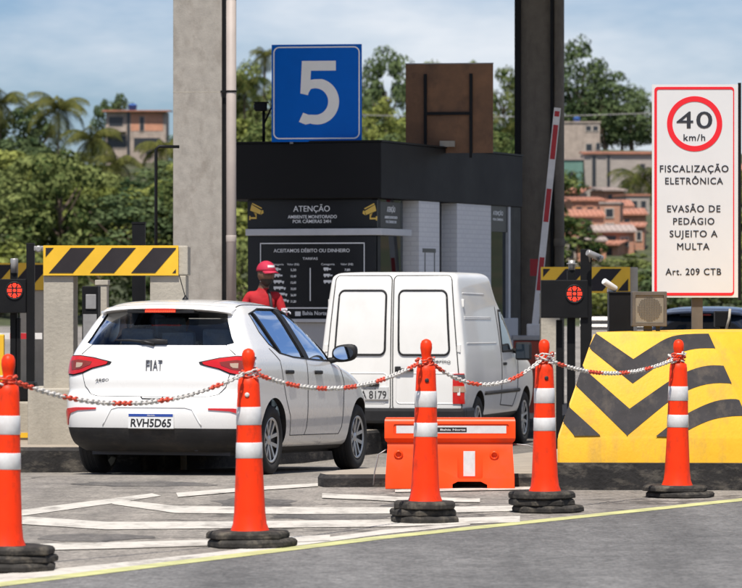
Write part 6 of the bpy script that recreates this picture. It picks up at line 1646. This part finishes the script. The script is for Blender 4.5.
house('pinkish house with two dark windows at the left of the brick group', 560, 580, 192, 214, 352, 4, 'render_beige', 'clay_tile', [(563, 568, 197, 206, 'n'), (572, 577, 197, 206, 'n')], rz=-.2, over=.35)
house('unfinished upper room of bare block on the right of the brick group', 626, 650, 196, 216, 356, 4, 'grey_block', 'clay_tile', [(631, 637, 201, 211, 'n'), (641, 646, 201, 208, 'n')], rz=.2, roof_kind='flat', over=.1)
house('orange house with three dark openings in the middle of the brick group', 572, 606, 200, 234, 345, 4, 'render_orange', 'clay_tile', [(576, 582, 207, 218, 'n'), (587, 593, 207, 218, 'n'), (597, 602, 207, 220, 'd')], rz=.1, over=.12, slope=.05)
house('tall thin brick house under the tin roof, with one window above the other', 600, 620, 204, 240, 340, 4, 'clay_block', 'grey_tile', [(606, 613, 209, 217, 'w'), (606, 613, 224, 232, 'w')], rz=-.12, roof_kind='flat', over=.08)
house('pale plastered house low on the left of the brick group', 553, 578, 236, 262, 300, 3, 'render_pale', 'clay_tile', [(559, 564, 241, 250, 'n'), (569, 574, 241, 262, 'd')], rz=.1, over=.12, slope=.05)
house('brick house with a wide dark doorway on the right of the brick group', 620, 644, 226, 252, 320, 4, 'clay_block', 'clay_tile', [(625, 633, 232, 252, 'd'), (637, 641, 232, 240, 'w')], rz=-.1, over=.12, slope=.05)
house('low orange house at the bottom middle of the brick group', 578, 606, 240, 264, 296, 3, 'render_orange', 'grey_tile', [(583, 589, 246, 256, 'n'), (595, 600, 246, 264, 'd')], over=.12, slope=.05)
house('shack with a stepped orange roof near the dark pipe', 556, 576, 226, 244, 300, 3, 'render_orange', 'clay_tile', [(561, 566, 231, 244, 'd')], rz=.3, over=.3)
house('tiny shed with a rusty roof at the foot of the brick group', 602, 618, 244, 258, 290, 3, 'clay_block', 'clay_tile', [(606, 612, 248, 258, 'd')], rz=-.3, over=.25)
# overhead wire on two far poles
wp_ = thing('utility_pole', 'utility pole carrying the wire, hidden by the speed sign', 'pole', (X_at(672, 300), 300, hill_z(X_at(672, 300), 300)), 0, )
m = MB(); m.tube([(0, 0, -1), (0, 0, Z_at(106, 300) - hill_z(X_at(672, 300), 300))], [.16, .10], 10); m.build('shaft', 'concrete', wp_)
m = MB(); m.box(-.8, .8, -.06, .06, Z_at(113, 300) - hill_z(X_at(672, 300), 300) - .15, Z_at(113, 300) - hill_z(X_at(672, 300), 300)); m.build('crossarm', 'trunk', wp_)
wp2 = copy_tree(wp_); wp2.location = (X_at(300, 310), 310, hill_z(X_at(300, 310), 310)); wp2['label'] = 'utility pole hidden by the blue number sign'
mb = MB(); pa, pb = P(672, 112, 300), P(300, 112.5, 310)
mb.tube([pa.lerp(pb, k / 20) - Vector((0, 0, .35 * 4 * (k / 20) * (1 - k / 20))) for k in range(21)], .03, 6); tag(mb.build('overhead_wire', 'gal_steel'), 'overhead wire crossing in front of the far trees', 'wire')
